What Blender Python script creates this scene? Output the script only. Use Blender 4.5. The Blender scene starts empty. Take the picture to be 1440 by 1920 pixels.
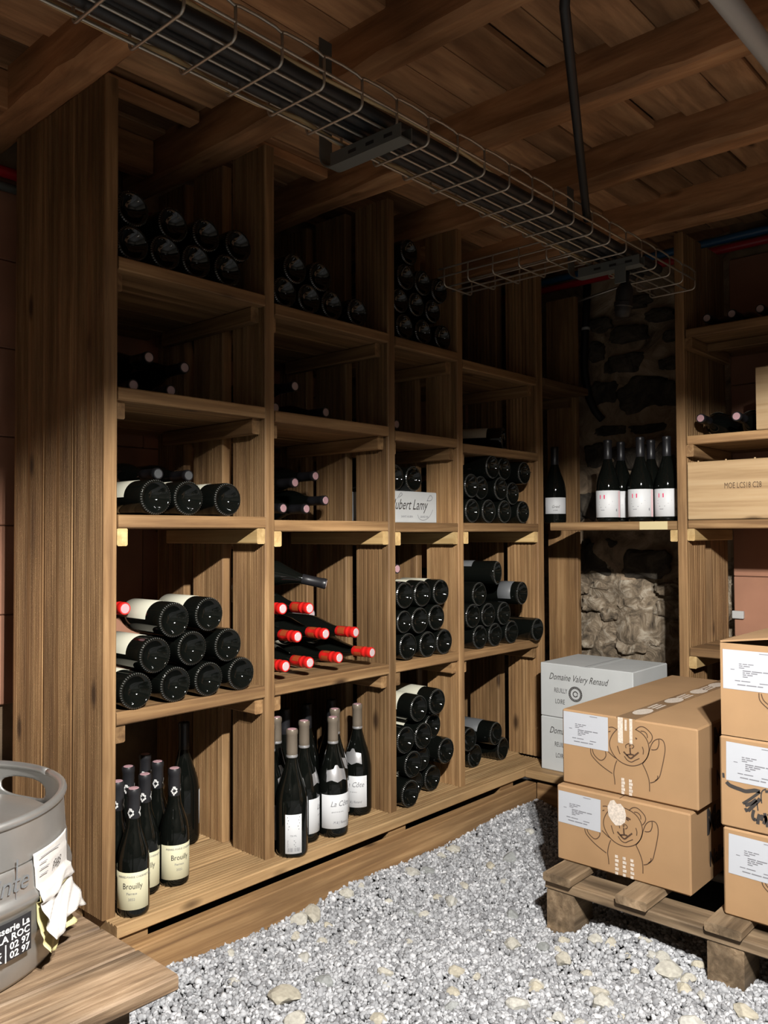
import bpy, math, random
import numpy as np
from mathutils import Matrix, Vector

# ------------------------------------------------------------------ camera, world, exposure
scene = bpy.context.scene
COL = scene.collection
random.seed(7)
PI = math.pi

CAM = Vector((0.0, -1.75, 1.02))
F_PX = 1560.66
YAW, PITCH, ROLL = math.radians(42.266), math.radians(1.523), math.radians(-0.260)
fw = Vector((math.cos(YAW) * math.cos(PITCH), math.sin(YAW) * math.cos(PITCH), math.sin(PITCH)))
r0 = Vector((math.sin(YAW), -math.cos(YAW), 0.0))
u0 = r0.cross(fw)
rt = r0 * math.cos(ROLL) + u0 * math.sin(ROLL)
up = -r0 * math.sin(ROLL) + u0 * math.cos(ROLL)
cam_data = bpy.data.cameras.new('camera')
cam_data.sensor_fit = 'VERTICAL'
cam_data.sensor_height = 36.0
cam_data.lens = F_PX / 1920.0 * 36.0
cam_data.clip_start = 0.02
cam = bpy.data.objects.new('camera', cam_data)
COL.objects.link(cam)
m = Matrix.Identity(4)
for i in range(3):
    m[i][0], m[i][1], m[i][2], m[i][3] = rt[i], up[i], -fw[i], CAM[i]
cam.matrix_world = m
scene.camera = cam

world = bpy.data.worlds.new('world')
scene.world = world
world.use_nodes = True
world.node_tree.nodes['Background'].inputs[0].default_value = (0.75, 0.85, 1.0, 1)
world.node_tree.nodes['Background'].inputs[1].default_value = 0.001

scene.view_settings.view_transform = 'Standard'
scene.view_settings.look = 'None'
scene.view_settings.gamma = 1.0
scene.view_settings.use_curve_mapping = False
scene.view_settings.exposure = 0.0

LAMP_POS = Vector((0.45, -1.87, 1.87))
LAMP_POWER = 600.0
LAMP_COLOR = (1.0, 0.965, 0.915)


# ------------------------------------------------------------------ materials
def new_mat(name):
    mt = bpy.data.materials.new(name)
    mt.use_nodes = True
    nt = mt.node_tree
    return mt, nt, nt.nodes['Principled BSDF']


def lk(nt, a, b):
    nt.links.new(a, b)


def nd(nt, t, **kw):
    n = nt.nodes.new(t)
    for k, v in kw.items():
        setattr(n, k, v)
    return n


def ramp(nt, fac, stops):
    r = nd(nt, 'ShaderNodeValToRGB')
    el = r.color_ramp.elements
    while len(el) < len(stops):
        el.new(0.5)
    for e, (p, c) in zip(el, stops):
        e.position = p
        e.color = (c[0], c[1], c[2], 1)
    lk(nt, fac, r.inputs[0])
    return r.outputs[0]


def mixc(nt, fac, a, b, mode='MIX'):
    n = nd(nt, 'ShaderNodeMix', data_type='RGBA', blend_type=mode)
    if isinstance(fac, (int, float)):
        n.inputs[0].default_value = fac
    else:
        lk(nt, fac, n.inputs[0])
    for s, v in ((6, a), (7, b)):
        if isinstance(v, tuple):
            n.inputs[s].default_value = (v[0], v[1], v[2], 1)
        else:
            lk(nt, v, n.inputs[s])
    return n.outputs[2]


def plain(name, col, rough=0.6, metal=0.0, spec=0.5, noise=0.0, nscale=40.0, bump=0.0, coat=0.0):
    mt, nt, b = new_mat(name)
    b.inputs['Base Color'].default_value = (col[0], col[1], col[2], 1)
    b.inputs['Roughness'].default_value = rough
    b.inputs['Metallic'].default_value = metal
    b.inputs['Specular IOR Level'].default_value = spec
    b.inputs['Coat Weight'].default_value = coat
    if noise or bump:
        tc = nd(nt, 'ShaderNodeTexCoord')
        nz = nd(nt, 'ShaderNodeTexNoise')
        nz.inputs['Scale'].default_value = nscale
        nz.inputs['Detail'].default_value = 5
        lk(nt, tc.outputs['Object'], nz.inputs['Vector'])
        if noise:
            d = tuple(c * (1 - noise) for c in col)
            l = tuple(min(1, c * (1 + noise)) for c in col)
            lk(nt, ramp(nt, nz.outputs[0], [(0.3, d), (0.7, l)]), b.inputs['Base Color'])
        if bump:
            bp = nd(nt, 'ShaderNodeBump')
            bp.inputs['Strength'].default_value = bump
            bp.inputs['Distance'].default_value = 0.001
            lk(nt, nz.outputs[0], bp.inputs['Height'])
            lk(nt, bp.outputs[0], b.inputs['Normal'])
    return mt


def wood(name, dark, mid, light, rough=0.65, gx=1.3, gy=34.0, stain=0.25, vary=0.25, knots=True, bump=0.25):
    """Sawn timber: grain runs along the local X axis of every board."""
    mt, nt, b = new_mat(name)
    tc = nd(nt, 'ShaderNodeTexCoord')
    oi = nd(nt, 'ShaderNodeObjectInfo')
    off = nd(nt, 'ShaderNodeVectorMath', operation='SCALE')
    cmb = nd(nt, 'ShaderNodeCombineXYZ')
    for i in range(3):
        lk(nt, oi.outputs['Random'], cmb.inputs[i])
    lk(nt, cmb.outputs[0], off.inputs[0])
    off.inputs['Scale'].default_value = 37.0
    add = nd(nt, 'ShaderNodeVectorMath', operation='ADD')
    lk(nt, tc.outputs['Object'], add.inputs[0])
    lk(nt, off.outputs[0], add.inputs[1])
    mp = nd(nt, 'ShaderNodeMapping')
    mp.inputs['Scale'].default_value = (gx, gy, gy)
    lk(nt, add.outputs[0], mp.inputs[0])
    n1 = nd(nt, 'ShaderNodeTexNoise')
    n1.inputs['Scale'].default_value = 1.6
    n1.inputs['Detail'].default_value = 7
    n1.inputs['Roughness'].default_value = 0.62
    n1.inputs['Distortion'].default_value = 0.35
    lk(nt, mp.outputs[0], n1.inputs['Vector'])
    col = ramp(nt, n1.outputs[0], [(0.27, dark), (0.5, mid), (0.74, light)])
    n2 = nd(nt, 'ShaderNodeTexNoise')
    n2.inputs['Scale'].default_value = 4.0
    n2.inputs['Detail'].default_value = 4
    mp2 = nd(nt, 'ShaderNodeMapping')
    mp2.inputs['Scale'].default_value = (0.7, 3.0, 3.0)
    lk(nt, add.outputs[0], mp2.inputs[0])
    lk(nt, mp2.outputs[0], n2.inputs['Vector'])
    st = ramp(nt, n2.outputs[0], [(0.35, (1 - stain,) * 3), (0.65, (1 + stain * 0.4,) * 3)])
    col = mixc(nt, 1.0, col, st, 'MULTIPLY')
    if knots:
        vo = nd(nt, 'ShaderNodeTexVoronoi')
        vo.inputs['Scale'].default_value = 1.0
        mp3 = nd(nt, 'ShaderNodeMapping')
        mp3.inputs['Scale'].default_value = (3.1, 8.0, 8.0)
        lk(nt, add.outputs[0], mp3.inputs[0])
        lk(nt, mp3.outputs[0], vo.inputs['Vector'])
        k = ramp(nt, vo.outputs['Distance'], [(0.05, (1, 1, 1)), (0.13, (0, 0, 0))])
        col = mixc(nt, k, col, tuple(c * 0.45 for c in dark))
    hs = nd(nt, 'ShaderNodeHueSaturation')
    mr = nd(nt, 'ShaderNodeMapRange')
    mr.inputs[3].default_value = 1 - vary
    mr.inputs[4].default_value = 1 + vary
    lk(nt, oi.outputs['Random'], mr.inputs[0])
    lk(nt, mr.outputs[0], hs.inputs['Value'])
    lk(nt, col, hs.inputs['Color'])
    lk(nt, hs.outputs[0], b.inputs['Base Color'])
    b.inputs['Roughness'].default_value = rough
    b.inputs['Specular IOR Level'].default_value = 0.3
    bp = nd(nt, 'ShaderNodeBump')
    bp.inputs['Strength'].default_value = bump
    bp.inputs['Distance'].default_value = 0.003
    lk(nt, n1.outputs[0], bp.inputs['Height'])
    lk(nt, bp.outputs[0], b.inputs['Normal'])
    return mt


M = {}
M['wood'] = wood('brown_timber', (0.108, 0.056, 0.024), (0.205, 0.117, 0.051), (0.335, 0.210, 0.100))
M['wood_light'] = wood('new_timber', (0.34, 0.215, 0.085), (0.46, 0.315, 0.14), (0.56, 0.41, 0.20), knots=False, vary=0.12)
M['deck'] = wood('deck_timber', (0.20, 0.115, 0.05), (0.30, 0.19, 0.09), (0.42, 0.28, 0.14), vary=0.1)
M['joist'] = wood('joist_timber', (0.21, 0.103, 0.047), (0.40, 0.202, 0.092), (0.58, 0.33, 0.16), gx=2.0, gy=18, stain=0.35, vary=0.15, bump=0.6)
M['plank'] = wood('ceiling_timber', (0.21, 0.110, 0.053), (0.40, 0.222, 0.112), (0.57, 0.345, 0.18), gx=2.0, gy=16, vary=0.5, stain=0.3)
M['pallet'] = wood('pallet_timber', (0.09, 0.06, 0.034), (0.175, 0.122, 0.073), (0.28, 0.205, 0.13), gx=2.5, stain=0.5, bump=0.6)
M['weathered'] = wood('weathered_timber', (0.055, 0.033, 0.018), (0.145, 0.095, 0.056), (0.25, 0.18, 0.118), gx=4.0, gy=60, stain=0.65, vary=0.15, bump=0.6)
M['crate'] = wood('pale_crate_wood', (0.25, 0.155, 0.075), (0.36, 0.245, 0.13), (0.42, 0.305, 0.175), gx=0.9, gy=22, stain=0.06, vary=0.05)
M['patch'] = plain('cream_tape', (0.50, 0.42, 0.235), 0.5)
M['glass'] = plain('dark_bottle_glass', (0.003, 0.0036, 0.003), 0.045, spec=0.42)
M['glass_knurl'] = plain('knurled_glass', (0.06, 0.06, 0.055), 0.22, spec=0.9)
M['black_cap'] = plain('black_capsule', (0.012, 0.012, 0.014), 0.38)
M['red_cap'] = plain('red_capsule', (0.50, 0.012, 0.010), 0.33)
M['red_band'] = plain('bronze_band', (0.26, 0.045, 0.012), 0.4)
M['taupe_cap'] = plain('taupe_capsule', (0.155, 0.128, 0.098), 0.33, metal=0.25)
M['grey_cap'] = plain('grey_capsule', (0.10, 0.105, 0.11), 0.4)
M['pink_top'] = plain('pink_capsule_top', (0.40, 0.24, 0.26), 0.35)
M['white_top'] = plain('silver_white_top', (0.46, 0.37, 0.38), 0.3)
M['label'] = plain('white_label_paper', (0.50, 0.51, 0.52), 0.55)
M['cream_label'] = plain('cream_label_paper', (0.50, 0.475, 0.325), 0.6)
M['dull_label'] = plain('ivory_label_paper', (0.42, 0.41, 0.33), 0.6)
M['silver'] = plain('silver_foil', (0.52, 0.52, 0.53), 0.3, metal=0.7)
M['ink'] = plain('black_ink', (0.03, 0.026, 0.024), 0.6)
M['grey_ink'] = plain('grey_ink', (0.15, 0.15, 0.165), 0.7)
M['brown_ink'] = plain('brown_ink', (0.055, 0.026, 0.012), 0.7)
M['pink_ink'] = plain('crimson_ink', (0.62, 0.03, 0.11), 0.6)
M['pale_pink'] = plain('pale_pink_ink', (0.72, 0.48, 0.50), 0.6)
M['white_ink'] = plain('white_ink', (0.5, 0.5, 0.49), 0.6)
M['tape_print'] = plain('white_tape_print', (0.50, 0.44, 0.38), 0.35, noise=0.25, nscale=220)
M['tape'] = plain('brown_tape', (0.20, 0.125, 0.07), 0.22)
M['card'] = plain('cardboard', (0.275, 0.165, 0.080), 0.75, noise=0.07, nscale=9, bump=0.05)
M['card_in'] = plain('cardboard_inside', (0.19, 0.115, 0.06), 0.8)
M['white_card'] = plain('white_carton', (0.42, 0.435, 0.435), 0.6, noise=0.04, nscale=12)
M['paper'] = plain('white_sticker', (0.37, 0.385, 0.415), 0.5)
M['tag_paper'] = plain('crumpled_paper', (0.37, 0.35, 0.33), 0.7, noise=0.05, nscale=60, bump=0.8)
M['tag_yellow'] = plain('yellow_paper', (0.40, 0.355, 0.17), 0.7)
M['steel'] = plain('brushed_steel', (0.40, 0.395, 0.38), 0.36, metal=0.85, noise=0.06, nscale=25)
M['galv'] = plain('galvanised_wire', (0.46, 0.44, 0.39), 0.38, metal=0.8)
M['bracket'] = plain('grey_bracket', (0.13, 0.145, 0.14), 0.5, metal=0.4)
M['cable'] = plain('black_cable', (0.010, 0.012, 0.014), 0.5)
M['beige_cable'] = plain('beige_cable', (0.45, 0.33, 0.17), 0.5)
M['grey_pipe'] = plain('grey_plastic_pipe', (0.42, 0.425, 0.415), 0.45)
M['red_pipe'] = plain('red_pipe', (0.36, 0.010, 0.018), 0.4)
M['blue_pipe'] = plain('blue_pipe', (0.015, 0.085, 0.19), 0.4)
M['black_hose'] = plain('black_hose', (0.008, 0.008, 0.009), 0.6)
M['hood'] = plain('white_enamel_hood', (0.5, 0.5, 0.48), 0.5)
M['terracotta'] = plain('terracotta_block', (0.30, 0.145, 0.088), 0.85, noise=0.10, nscale=7, bump=0.08)
M['mortar'] = plain('old_mortar', (0.24, 0.17, 0.105), 0.95, noise=0.45, nscale=9, bump=0.9)
M['rubble_floor'] = plain('gravel_bed', (0.075, 0.075, 0.074), 0.95, noise=0.35, nscale=90, bump=0.8)
M['plaster'] = plain('rough_plaster', (0.045, 0.04, 0.032), 0.95, noise=0.2, nscale=6)


def mottled(name, a, b_, c, scale, bump=0.9):
    mt, nt, b = new_mat(name)
    tc = nd(nt, 'ShaderNodeTexCoord')
    oi = nd(nt, 'ShaderNodeObjectInfo')
    add = nd(nt, 'ShaderNodeVectorMath', operation='ADD')
    sc = nd(nt, 'ShaderNodeVectorMath', operation='SCALE')
    sc.inputs['Scale'].default_value = 11
    cm = nd(nt, 'ShaderNodeCombineXYZ')
    for i in range(3):
        lk(nt, oi.outputs['Random'], cm.inputs[i])
    lk(nt, cm.outputs[0], sc.inputs[0])
    lk(nt, tc.outputs['Object'], add.inputs[0])
    lk(nt, sc.outputs[0], add.inputs[1])
    n = nd(nt, 'ShaderNodeTexNoise')
    n.inputs['Scale'].default_value = scale
    n.inputs['Detail'].default_value = 8
    n.inputs['Roughness'].default_value = 0.65
    n.inputs['Distortion'].default_value = 1.2
    lk(nt, add.outputs[0], n.inputs['Vector'])
    lk(nt, ramp(nt, n.outputs[0], [(0.32, a), (0.5, b_), (0.66, c)]), b.inputs['Base Color'])
    b.inputs['Roughness'].default_value = 0.95
    bp = nd(nt, 'ShaderNodeBump')
    bp.inputs['Strength'].default_value = bump
    bp.inputs['Distance'].default_value = 0.02
    lk(nt, n.outputs[0], bp.inputs['Height'])
    lk(nt, bp.outputs[0], b.inputs['Normal'])
    return mt


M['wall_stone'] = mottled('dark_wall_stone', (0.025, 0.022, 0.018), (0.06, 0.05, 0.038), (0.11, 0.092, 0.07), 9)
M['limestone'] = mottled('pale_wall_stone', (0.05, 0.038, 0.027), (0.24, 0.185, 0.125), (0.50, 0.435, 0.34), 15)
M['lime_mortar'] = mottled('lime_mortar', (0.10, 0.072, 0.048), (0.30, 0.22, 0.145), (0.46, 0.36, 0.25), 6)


def island_mat(name, stops):
    mt, nt, b = new_mat(name)
    g = nd(nt, 'ShaderNodeNewGeometry')
    col = ramp(nt, g.outputs['Random Per Island'], stops)
    lk(nt, col, b.inputs['Base Color'])
    b.inputs['Roughness'].default_value = 0.85
    return mt


M['gravel'] = island_mat('white_gravel', [(0.0, (0.15, 0.152, 0.16)), (0.35, (0.245, 0.25, 0.262)), (0.8, (0.35, 0.357, 0.372)), (1.0, (0.50, 0.505, 0.52))])


def stone_mat(name, a, b_):
    mt, nt, b = new_mat(name)
    oi = nd(nt, 'ShaderNodeObjectInfo')
    tc = nd(nt, 'ShaderNodeTexCoord')
    n = nd(nt, 'ShaderNodeTexNoise')
    n.inputs['Scale'].default_value = 3
    lk(nt, tc.outputs['Object'], n.inputs['Vector'])
    c1 = ramp(nt, oi.outputs['Random'], [(0, a), (1, b_)])
    c2 = ramp(nt, n.outputs[0], [(0.3, (0.75,) * 3), (0.7, (1.1,) * 3)])
    lk(nt, mixc(nt, 1.0, c1, c2, 'MULTIPLY'), b.inputs['Base Color'])
    b.inputs['Roughness'].default_value = 0.9
    return mt


M['beige_stone'] = stone_mat('beige_stone', (0.35, 0.32, 0.25), (0.37, 0.365, 0.335))
M['grey_stone'] = stone_mat('grey_stone', (0.19, 0.20, 0.195), (0.28, 0.29, 0.285))


# ------------------------------------------------------------------ object helpers
def link_obj(name, mesh, parent=None, loc=(0, 0, 0), rot=None):
    o = bpy.data.objects.new(name, mesh)
    COL.objects.link(o)
    o.location = loc
    if rot is not None:
        o.rotation_euler = rot.to_euler() if isinstance(rot, Matrix) else rot
    if parent is not None:
        o.parent = parent
    return o


def thing(name, label, cat, loc=(0, 0, 0), group=None, rot=None):
    o = link_obj(name, None, None, loc, rot)
    o.empty_display_size = 0.05
    return tag(o, label, cat, group)


def tag(o, label=None, cat=None, group=None, kind=None):
    if label:
        o['label'] = label
    if cat:
        o['category'] = cat
    if group:
        o['group'] = group
    if kind:
        o['kind'] = kind
    return o


def mk_mesh(name, verts, faces, mat, smooth=False):
    me = bpy.data.meshes.new(name)
    me.from_pydata([tuple(v) for v in verts], [], faces)
    me.materials.append(M[mat] if isinstance(mat, str) else mat)
    if smooth:
        me.polygons.foreach_set('use_smooth', [True] * len(me.polygons))
    me.update()
    return me


class MB:
    def __init__(self):
        self.v, self.f = [], []

    def add(self, verts, faces):
        n = len(self.v)
        self.v += [tuple(p) for p in verts]
        self.f += [tuple(i + n for i in q) for q in faces]
        return self

    def box(self, a, b, bev=0.0):
        x0, y0, z0 = a
        x1, y1, z1 = b
        if bev <= 0:
            return self.add([(x0, y0, z0), (x1, y0, z0), (x1, y1, z0), (x0, y1, z0), (x0, y0, z1), (x1, y0, z1), (x1, y1, z1), (x0, y1, z1)],
                            [(0, 3, 2, 1), (4, 5, 6, 7), (0, 1, 5, 4), (1, 2, 6, 5), (2, 3, 7, 6), (3, 0, 4, 7)])
        c = [((x0 + x1) / 2, (y0 + y1) / 2, (z0 + z1) / 2), ((x1 - x0) / 2, (y1 - y0) / 2, (z1 - z0) / 2)]
        vs, idx = [], {}
        for sx in (-1, 1):
            for sy in (-1, 1):
                for sz in (-1, 1):
                    for ax in range(3):
                        p = [c[0][i] + (c[1][i] - (0 if i == ax else bev)) * s for i, s in enumerate((sx, sy, sz))]
                        idx[(sx, sy, sz, ax)] = len(vs)
                        vs.append(p)
        fs = []
        q = [(-1, -1), (1, -1), (1, 1), (-1, 1)]

        def key(ax, s, a_, b_):
            t = [0, 0, 0]
            t[ax] = s
            t[(ax + 1) % 3], t[(ax + 2) % 3] = a_, b_
            return tuple(t)
        for ax in range(3):
            for s in (-1, 1):
                ring = [idx[key(ax, s, a_, b_) + (ax,)] for a_, b_ in q]
                fs.append(tuple(ring if s > 0 else ring[::-1]))
        for ax in range(3):
            a1, a2 = (ax + 1) % 3, (ax + 2) % 3
            for s1 in (-1, 1):
                for s2 in (-1, 1):
                    def k(s0):
                        t = [0, 0, 0]
                        t[ax], t[a1], t[a2] = s0, s1, s2
                        return tuple(t)
                    r = [idx[k(-1) + (a1,)], idx[k(1) + (a1,)], idx[k(1) + (a2,)], idx[k(-1) + (a2,)]]
                    fs.append(tuple(r if s1 * s2 < 0 else r[::-1]))
        for sx in (-1, 1):
            for sy in (-1, 1):
                for sz in (-1, 1):
                    r = [idx[(sx, sy, sz, a)] for a in range(3)]
                    fs.append(tuple(r if sx * sy * sz > 0 else r[::-1]))
        return self.add(vs, fs)

    def lathe(self, prof, seg=32, a0=0.0, a1=2 * PI, cap=False):
        full = abs(a1 - a0 - 2 * PI) < 1e-6
        n = seg if full else seg + 1
        vs = []
        for r, z in prof:
            for i in range(n):
                t = a0 + (a1 - a0) * i / seg
                vs.append((r * math.cos(t), r * math.sin(t), z))
        fs = []
        for j in range(len(prof) - 1):
            for i in range(seg):
                i2 = (i + 1) % n if full else i + 1
                fs.append((j * n + i, j * n + i2, (j + 1) * n + i2, (j + 1) * n + i))
        return self.add(vs, fs)

    def tube(self, pts, r, seg=8, closed=False):
        pts = [Vector(p) for p in pts]
        n = len(pts)
        vs, fs = [], []
        prev = None
        for i, p in enumerate(pts):
            d = (pts[min(i + 1, n - 1)] - pts[max(i - 1, 0)]).normalized()
            if prev is None:
                a = Vector((0, 0, 1)) if abs(d.z) < 0.9 else Vector((1, 0, 0))
                u = d.cross(a).normalized()
            else:
                u = (prev - d * prev.dot(d)).normalized()
            prev = u
            w = d.cross(u)
            rr = r[i] if isinstance(r, (list, tuple)) else r
            for k in range(seg):
                t = 2 * PI * k / seg
                vs.append(p + (u * math.cos(t) + w * math.sin(t)) * rr)
        for i in range(n - 1):
            for k in range(seg):
                k2 = (k + 1) % seg
                fs.append((i * seg + k, i * seg + k2, (i + 1) * seg + k2, (i + 1) * seg + k))
        fs.append(tuple(range(seg))[::-1])
        fs.append(tuple((n - 1) * seg + k for k in range(seg)))
        return self.add(vs, fs)

    def mesh(self, name, mat, smooth=False):
        return mk_mesh(name, self.v, self.f, mat, smooth)

    def obj(self, name, mat, parent=None, loc=(0, 0, 0), rot=None, smooth=False):
        return link_obj(name, self.mesh(name, mat, smooth), parent, loc, rot)


def shade_auto(me, ang=40):
    """smooth shading with sharp edges over a limit"""
    me.polygons.foreach_set('use_smooth', [True] * len(me.polygons))
    try:
        me.set_sharp_from_angle(angle=math.radians(ang))
    except Exception:
        pass
    return me


_board_cache = {}


def board_mesh(L, W, T, mat, style='plain'):
    """A sawn board: length along X, width along Y, thickness along Z (origin at its corner).
    Grooved styles carry ridges on the +Z face."""
    key = (round(L, 3), round(W, 3), round(T, 3), mat, style)
    if key in _board_cache:
        return _board_cache[key]
    b = 0.003
    top = []
    if style == 'plain':
        top = [(W - b, T), (b, T)]
    else:
        pitch, depth, duty = {'fine': (0.0072, 0.0034, 0.5), 'wide': (0.0165, 0.006, 0.3), 'deck': (0.0125, 0.0038, 0.45)}[style]
        n = int((W - 0.012) / pitch)
        s = (W - n * pitch) / 2
        pts = [(b, T)]
        flat = (3,) if style == 'fine' else ()
        for i in range(n):
            if style == 'fine' and (i == n // 2 or i == n // 2 - 1):
                continue
            c = s + (i + 0.5) * pitch
            g = pitch * duty / 2
            pts += [(c - g, T), (c - g * 0.7, T - depth), (c + g * 0.7, T - depth), (c + g, T)]
        pts.append((W - b, T))
        top = pts[::-1]
    prof = [(b, 0), (W - b, 0), (W, b), (W, T - b)] + top + [(0, T - b), (0, b)]
    n = len(prof)
    vs = [(0, y, z) for y, z in prof] + [(L, y, z) for y, z in prof]
    fs = [(i, i + n, (i + 1) % n + n, (i + 1) % n)[::-1] for i in range(n)]
    fs = [tuple(f[::-1]) for f in fs]
    fs = [(i, (i + 1) % n, (i + 1) % n + n, i + n)[::-1] for i in range(n)]
    # end caps as strips so the concave profile stays clean
    bot = [0, 1]
    fs.append(tuple(range(n))[::-1])
    fs.append(tuple(range(n, 2 * n)))
    # fix winding: profile runs counter-clockwise seen from +X
    fs = [tuple(reversed(f)) for f in fs[:n]] + [fs[n], fs[n + 1]]
    me = mk_mesh('board', vs, fs, mat)
    _board_cache[key] = me
    return me


R_ID = Matrix.Identity(3)
R_UP_NX = Matrix(((0, 0, -1), (0, 1, 0), (1, 0, 0)))      # length up, ridges face -X
R_UP_PX = Matrix(((0, 0, 1), (0, -1, 0), (1, 0, 0)))      # length up, ridges face +X
R_UP_NY = Matrix(((0, -1, 0), (0, 0, -1), (1, 0, 0)))     # length up, ridges face -Y, width to -X
R_ALONG_Y = Matrix(((0, -1, 0), (1, 0, 0), (0, 0, 1)))    # length along +Y, width to -X, top up
R_FRONT_X = Matrix(((1, 0, 0), (0, 0, -1), (0, 1, 0)))    # length +X, width up, ridges/top face -Y
R_FRONT_Y = Matrix(((0, 0, -1), (-1, 0, 0), (0, 1, 0)))   # length -Y, width up, top face -X


def board(name, L, W, T, mat, parent, loc, R=R_ID, style='plain', base=None):
    me = board_mesh(L, W, T, mat, style)
    p = Vector(loc) - (Vector(base) if base is not None else (Vector(parent.location) if parent else Vector()))
    return link_obj(name, me, parent, p, R)


def rel(parent, p):
    return Vector(p) - Vector(parent.location)


# ---- flat print helpers -------------------------------------------------------------
def text_poly(s, size=1.0, shear=0.0, align='LEFT', bold=0.0, space=1.0):
    cu = bpy.data.curves.new('txt', 'FONT')
    cu.body = s
    cu.size = size
    cu.shear = shear
    cu.align_x = align
    cu.offset = bold
    cu.space_character = space
    cu.resolution_u = 2
    ob = bpy.data.objects.new('txt', cu)
    COL.objects.link(ob)
    dg = bpy.context.evaluated_depsgraph_get()
    ev = ob.evaluated_get(dg)
    me = ev.to_mesh()
    vs = [(v.co.x, v.co.y) for v in me.vertices]
    fs = [tuple(p.vertices) for p in me.polygons]
    ev.to_mesh_clear()
    bpy.data.objects.remove(ob)
    bpy.data.curves.remove(cu)
    return vs, fs


class Flat:
    """2D artwork (u to the right, v up) that is later laid on a plane or a cylinder."""

    def __init__(self):
        self.v, self.f = [], []

    def add(self, vs, fs, du=0, dv=0, sx=1, sy=1):
        n = len(self.v)
        self.v += [(x * sx + du, y * sy + dv) for x, y in vs]
        self.f += [tuple(i + n for i in q) for q in fs]
        return self

    def text(self, s, size, u, v, **kw):
        sx = kw.pop('sx', 1)
        return self.add(*text_poly(s, size, **kw), du=u, dv=v, sx=sx)

    def rect(self, u0, v0, u1, v1):
        return self.add([(u0, v0), (u1, v0), (u1, v1), (u0, v1)], [(0, 1, 2, 3)])

    def poly(self, pts):
        return self.add(pts, [tuple(range(len(pts)))])

    def disc(self, u, v, r, ry=None, n=14):
        ry = ry or r
        return self.poly([(u + r * math.cos(2 * PI * i / n), v + ry * math.sin(2 * PI * i / n)) for i in range(n)])

    def line(self, pts, w, sub=5):
        pts = [Vector((p[0], p[1])) for p in pts]
        if len(pts) > 2 and sub > 1:
            q = []
            for i in range(len(pts) - 1):
                p0, p1, p2, p3 = pts[max(i - 1, 0)], pts[i], pts[i + 1], pts[min(i + 2, len(pts) - 1)]
                for k in range(sub):
                    t = k / sub
                    q.append(0.5 * ((2 * p1) + (p2 - p0) * t + (2 * p0 - 5 * p1 + 4 * p2 - p3) * t * t + (3 * p1 - p0 - 3 * p2 + p3) * t ** 3))
            q.append(pts[-1])
            pts = q
        vs, fs = [], []
        n = len(pts)
        for i, p in enumerate(pts):
            d = (pts[min(i + 1, n - 1)] - pts[max(i - 1, 0)])
            if d.length < 1e-9:
                d = Vector((1, 0))
            d.normalize()
            ww = w[min(int(i / n * len(w)), len(w) - 1)] if isinstance(w, (list, tuple)) else w
            nn = Vector((-d.y, d.x)) * ww / 2
            vs += [p + nn, p - nn]
        for i in range(n - 1):
            fs.append((2 * i, 2 * i + 1, 2 * i + 3, 2 * i + 2))
        return self.add(vs, fs)

    def plane(self, name, mat, parent, origin, uax, vax, off=0.0006):
        uax, vax, origin = Vector(uax), Vector(vax), Vector(origin)
        nn = uax.cross(vax).normalized() * off
        vs = [origin + uax * a + vax * b + nn for a, b in self.v]
        return link_obj(name, mk_mesh(name, vs, self.f, mat), parent)

    def cyl(self, name, mat, parent, r, a0=0.0, off=0.0):
        """wrap around the local Z axis; u=0 sits at angle a0, v is the height"""
        vs = [((r + off) * math.cos(a0 + u / r), (r + off) * math.sin(a0 + u / r), v) for u, v in self.v]
        return mk_mesh(name, vs, self.f, mat)


NX = ((0, -1, 0), (0, 0, 1))     # artwork on a face that looks along -X
NY = ((1, 0, 0), (0, 0, 1))      # artwork on a face that looks along -Y


# ------------------------------------------------------------------ the setting
X1L, X1R = 0.976, 1.009
DIV = [(X1L, X1R), (1.449, 1.482), (1.948, 1.981), (2.309, 2.340), (2.822, 2.868)]
SHELF_Z = {'s1': [1.672, 1.656, 1.652, 1.634], 's2': [1.366, 1.360, 1.350, 1.336],
           's3': [1.068, 1.060, 1.057, 1.058], 's4': [0.612, 0.612, 0.612, 0.608]}
DECK_Z = 0.15
JB = 2.092         # underside of the joists
ST = 0.031         # shelf thickness


def ground_h(x, y):
    x, y = np.asarray(x, float), np.asarray(y, float)
    h = 0.006 * np.sin(3.1 * x + 1.7 * y) + 0.005 * np.sin(7.3 * x - 5.1 * y + 1.0) + 0.004 * np.sin(13 * y + 9 * x)
    h = h + 0.030 * np.exp(-((y + 0.08) / 0.10) ** 2)
    h = h + 0.022 * np.exp(-((y + 0.80) / 0.16) ** 2 - ((x - 1.93) / 0.10) ** 2)
    h = h - 0.012 * np.exp(-((y + 0.63) / 0.07) ** 2 - ((x - 1.93) / 0.07) ** 2)
    return h


# floor: an uneven bed under the gravel
gx, gy = np.linspace(-1.3, 3.6, 99), np.linspace(-3.3, 0.8, 83)
fv = [(x, y, float(ground_h(x, y)) - 0.012) for y in gy for x in gx]
fvn = len(gx)
ff = [(j * fvn + i, j * fvn + i + 1, (j + 1) * fvn + i + 1, (j + 1) * fvn + i) for j in range(len(gy) - 1) for i in range(fvn - 1)]
floor = link_obj('floor', mk_mesh('floor', fv, ff, 'rubble_floor', True))
tag(floor, 'bed of pale crushed stone under the loose white gravel', 'floor', kind='structure')


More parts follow.
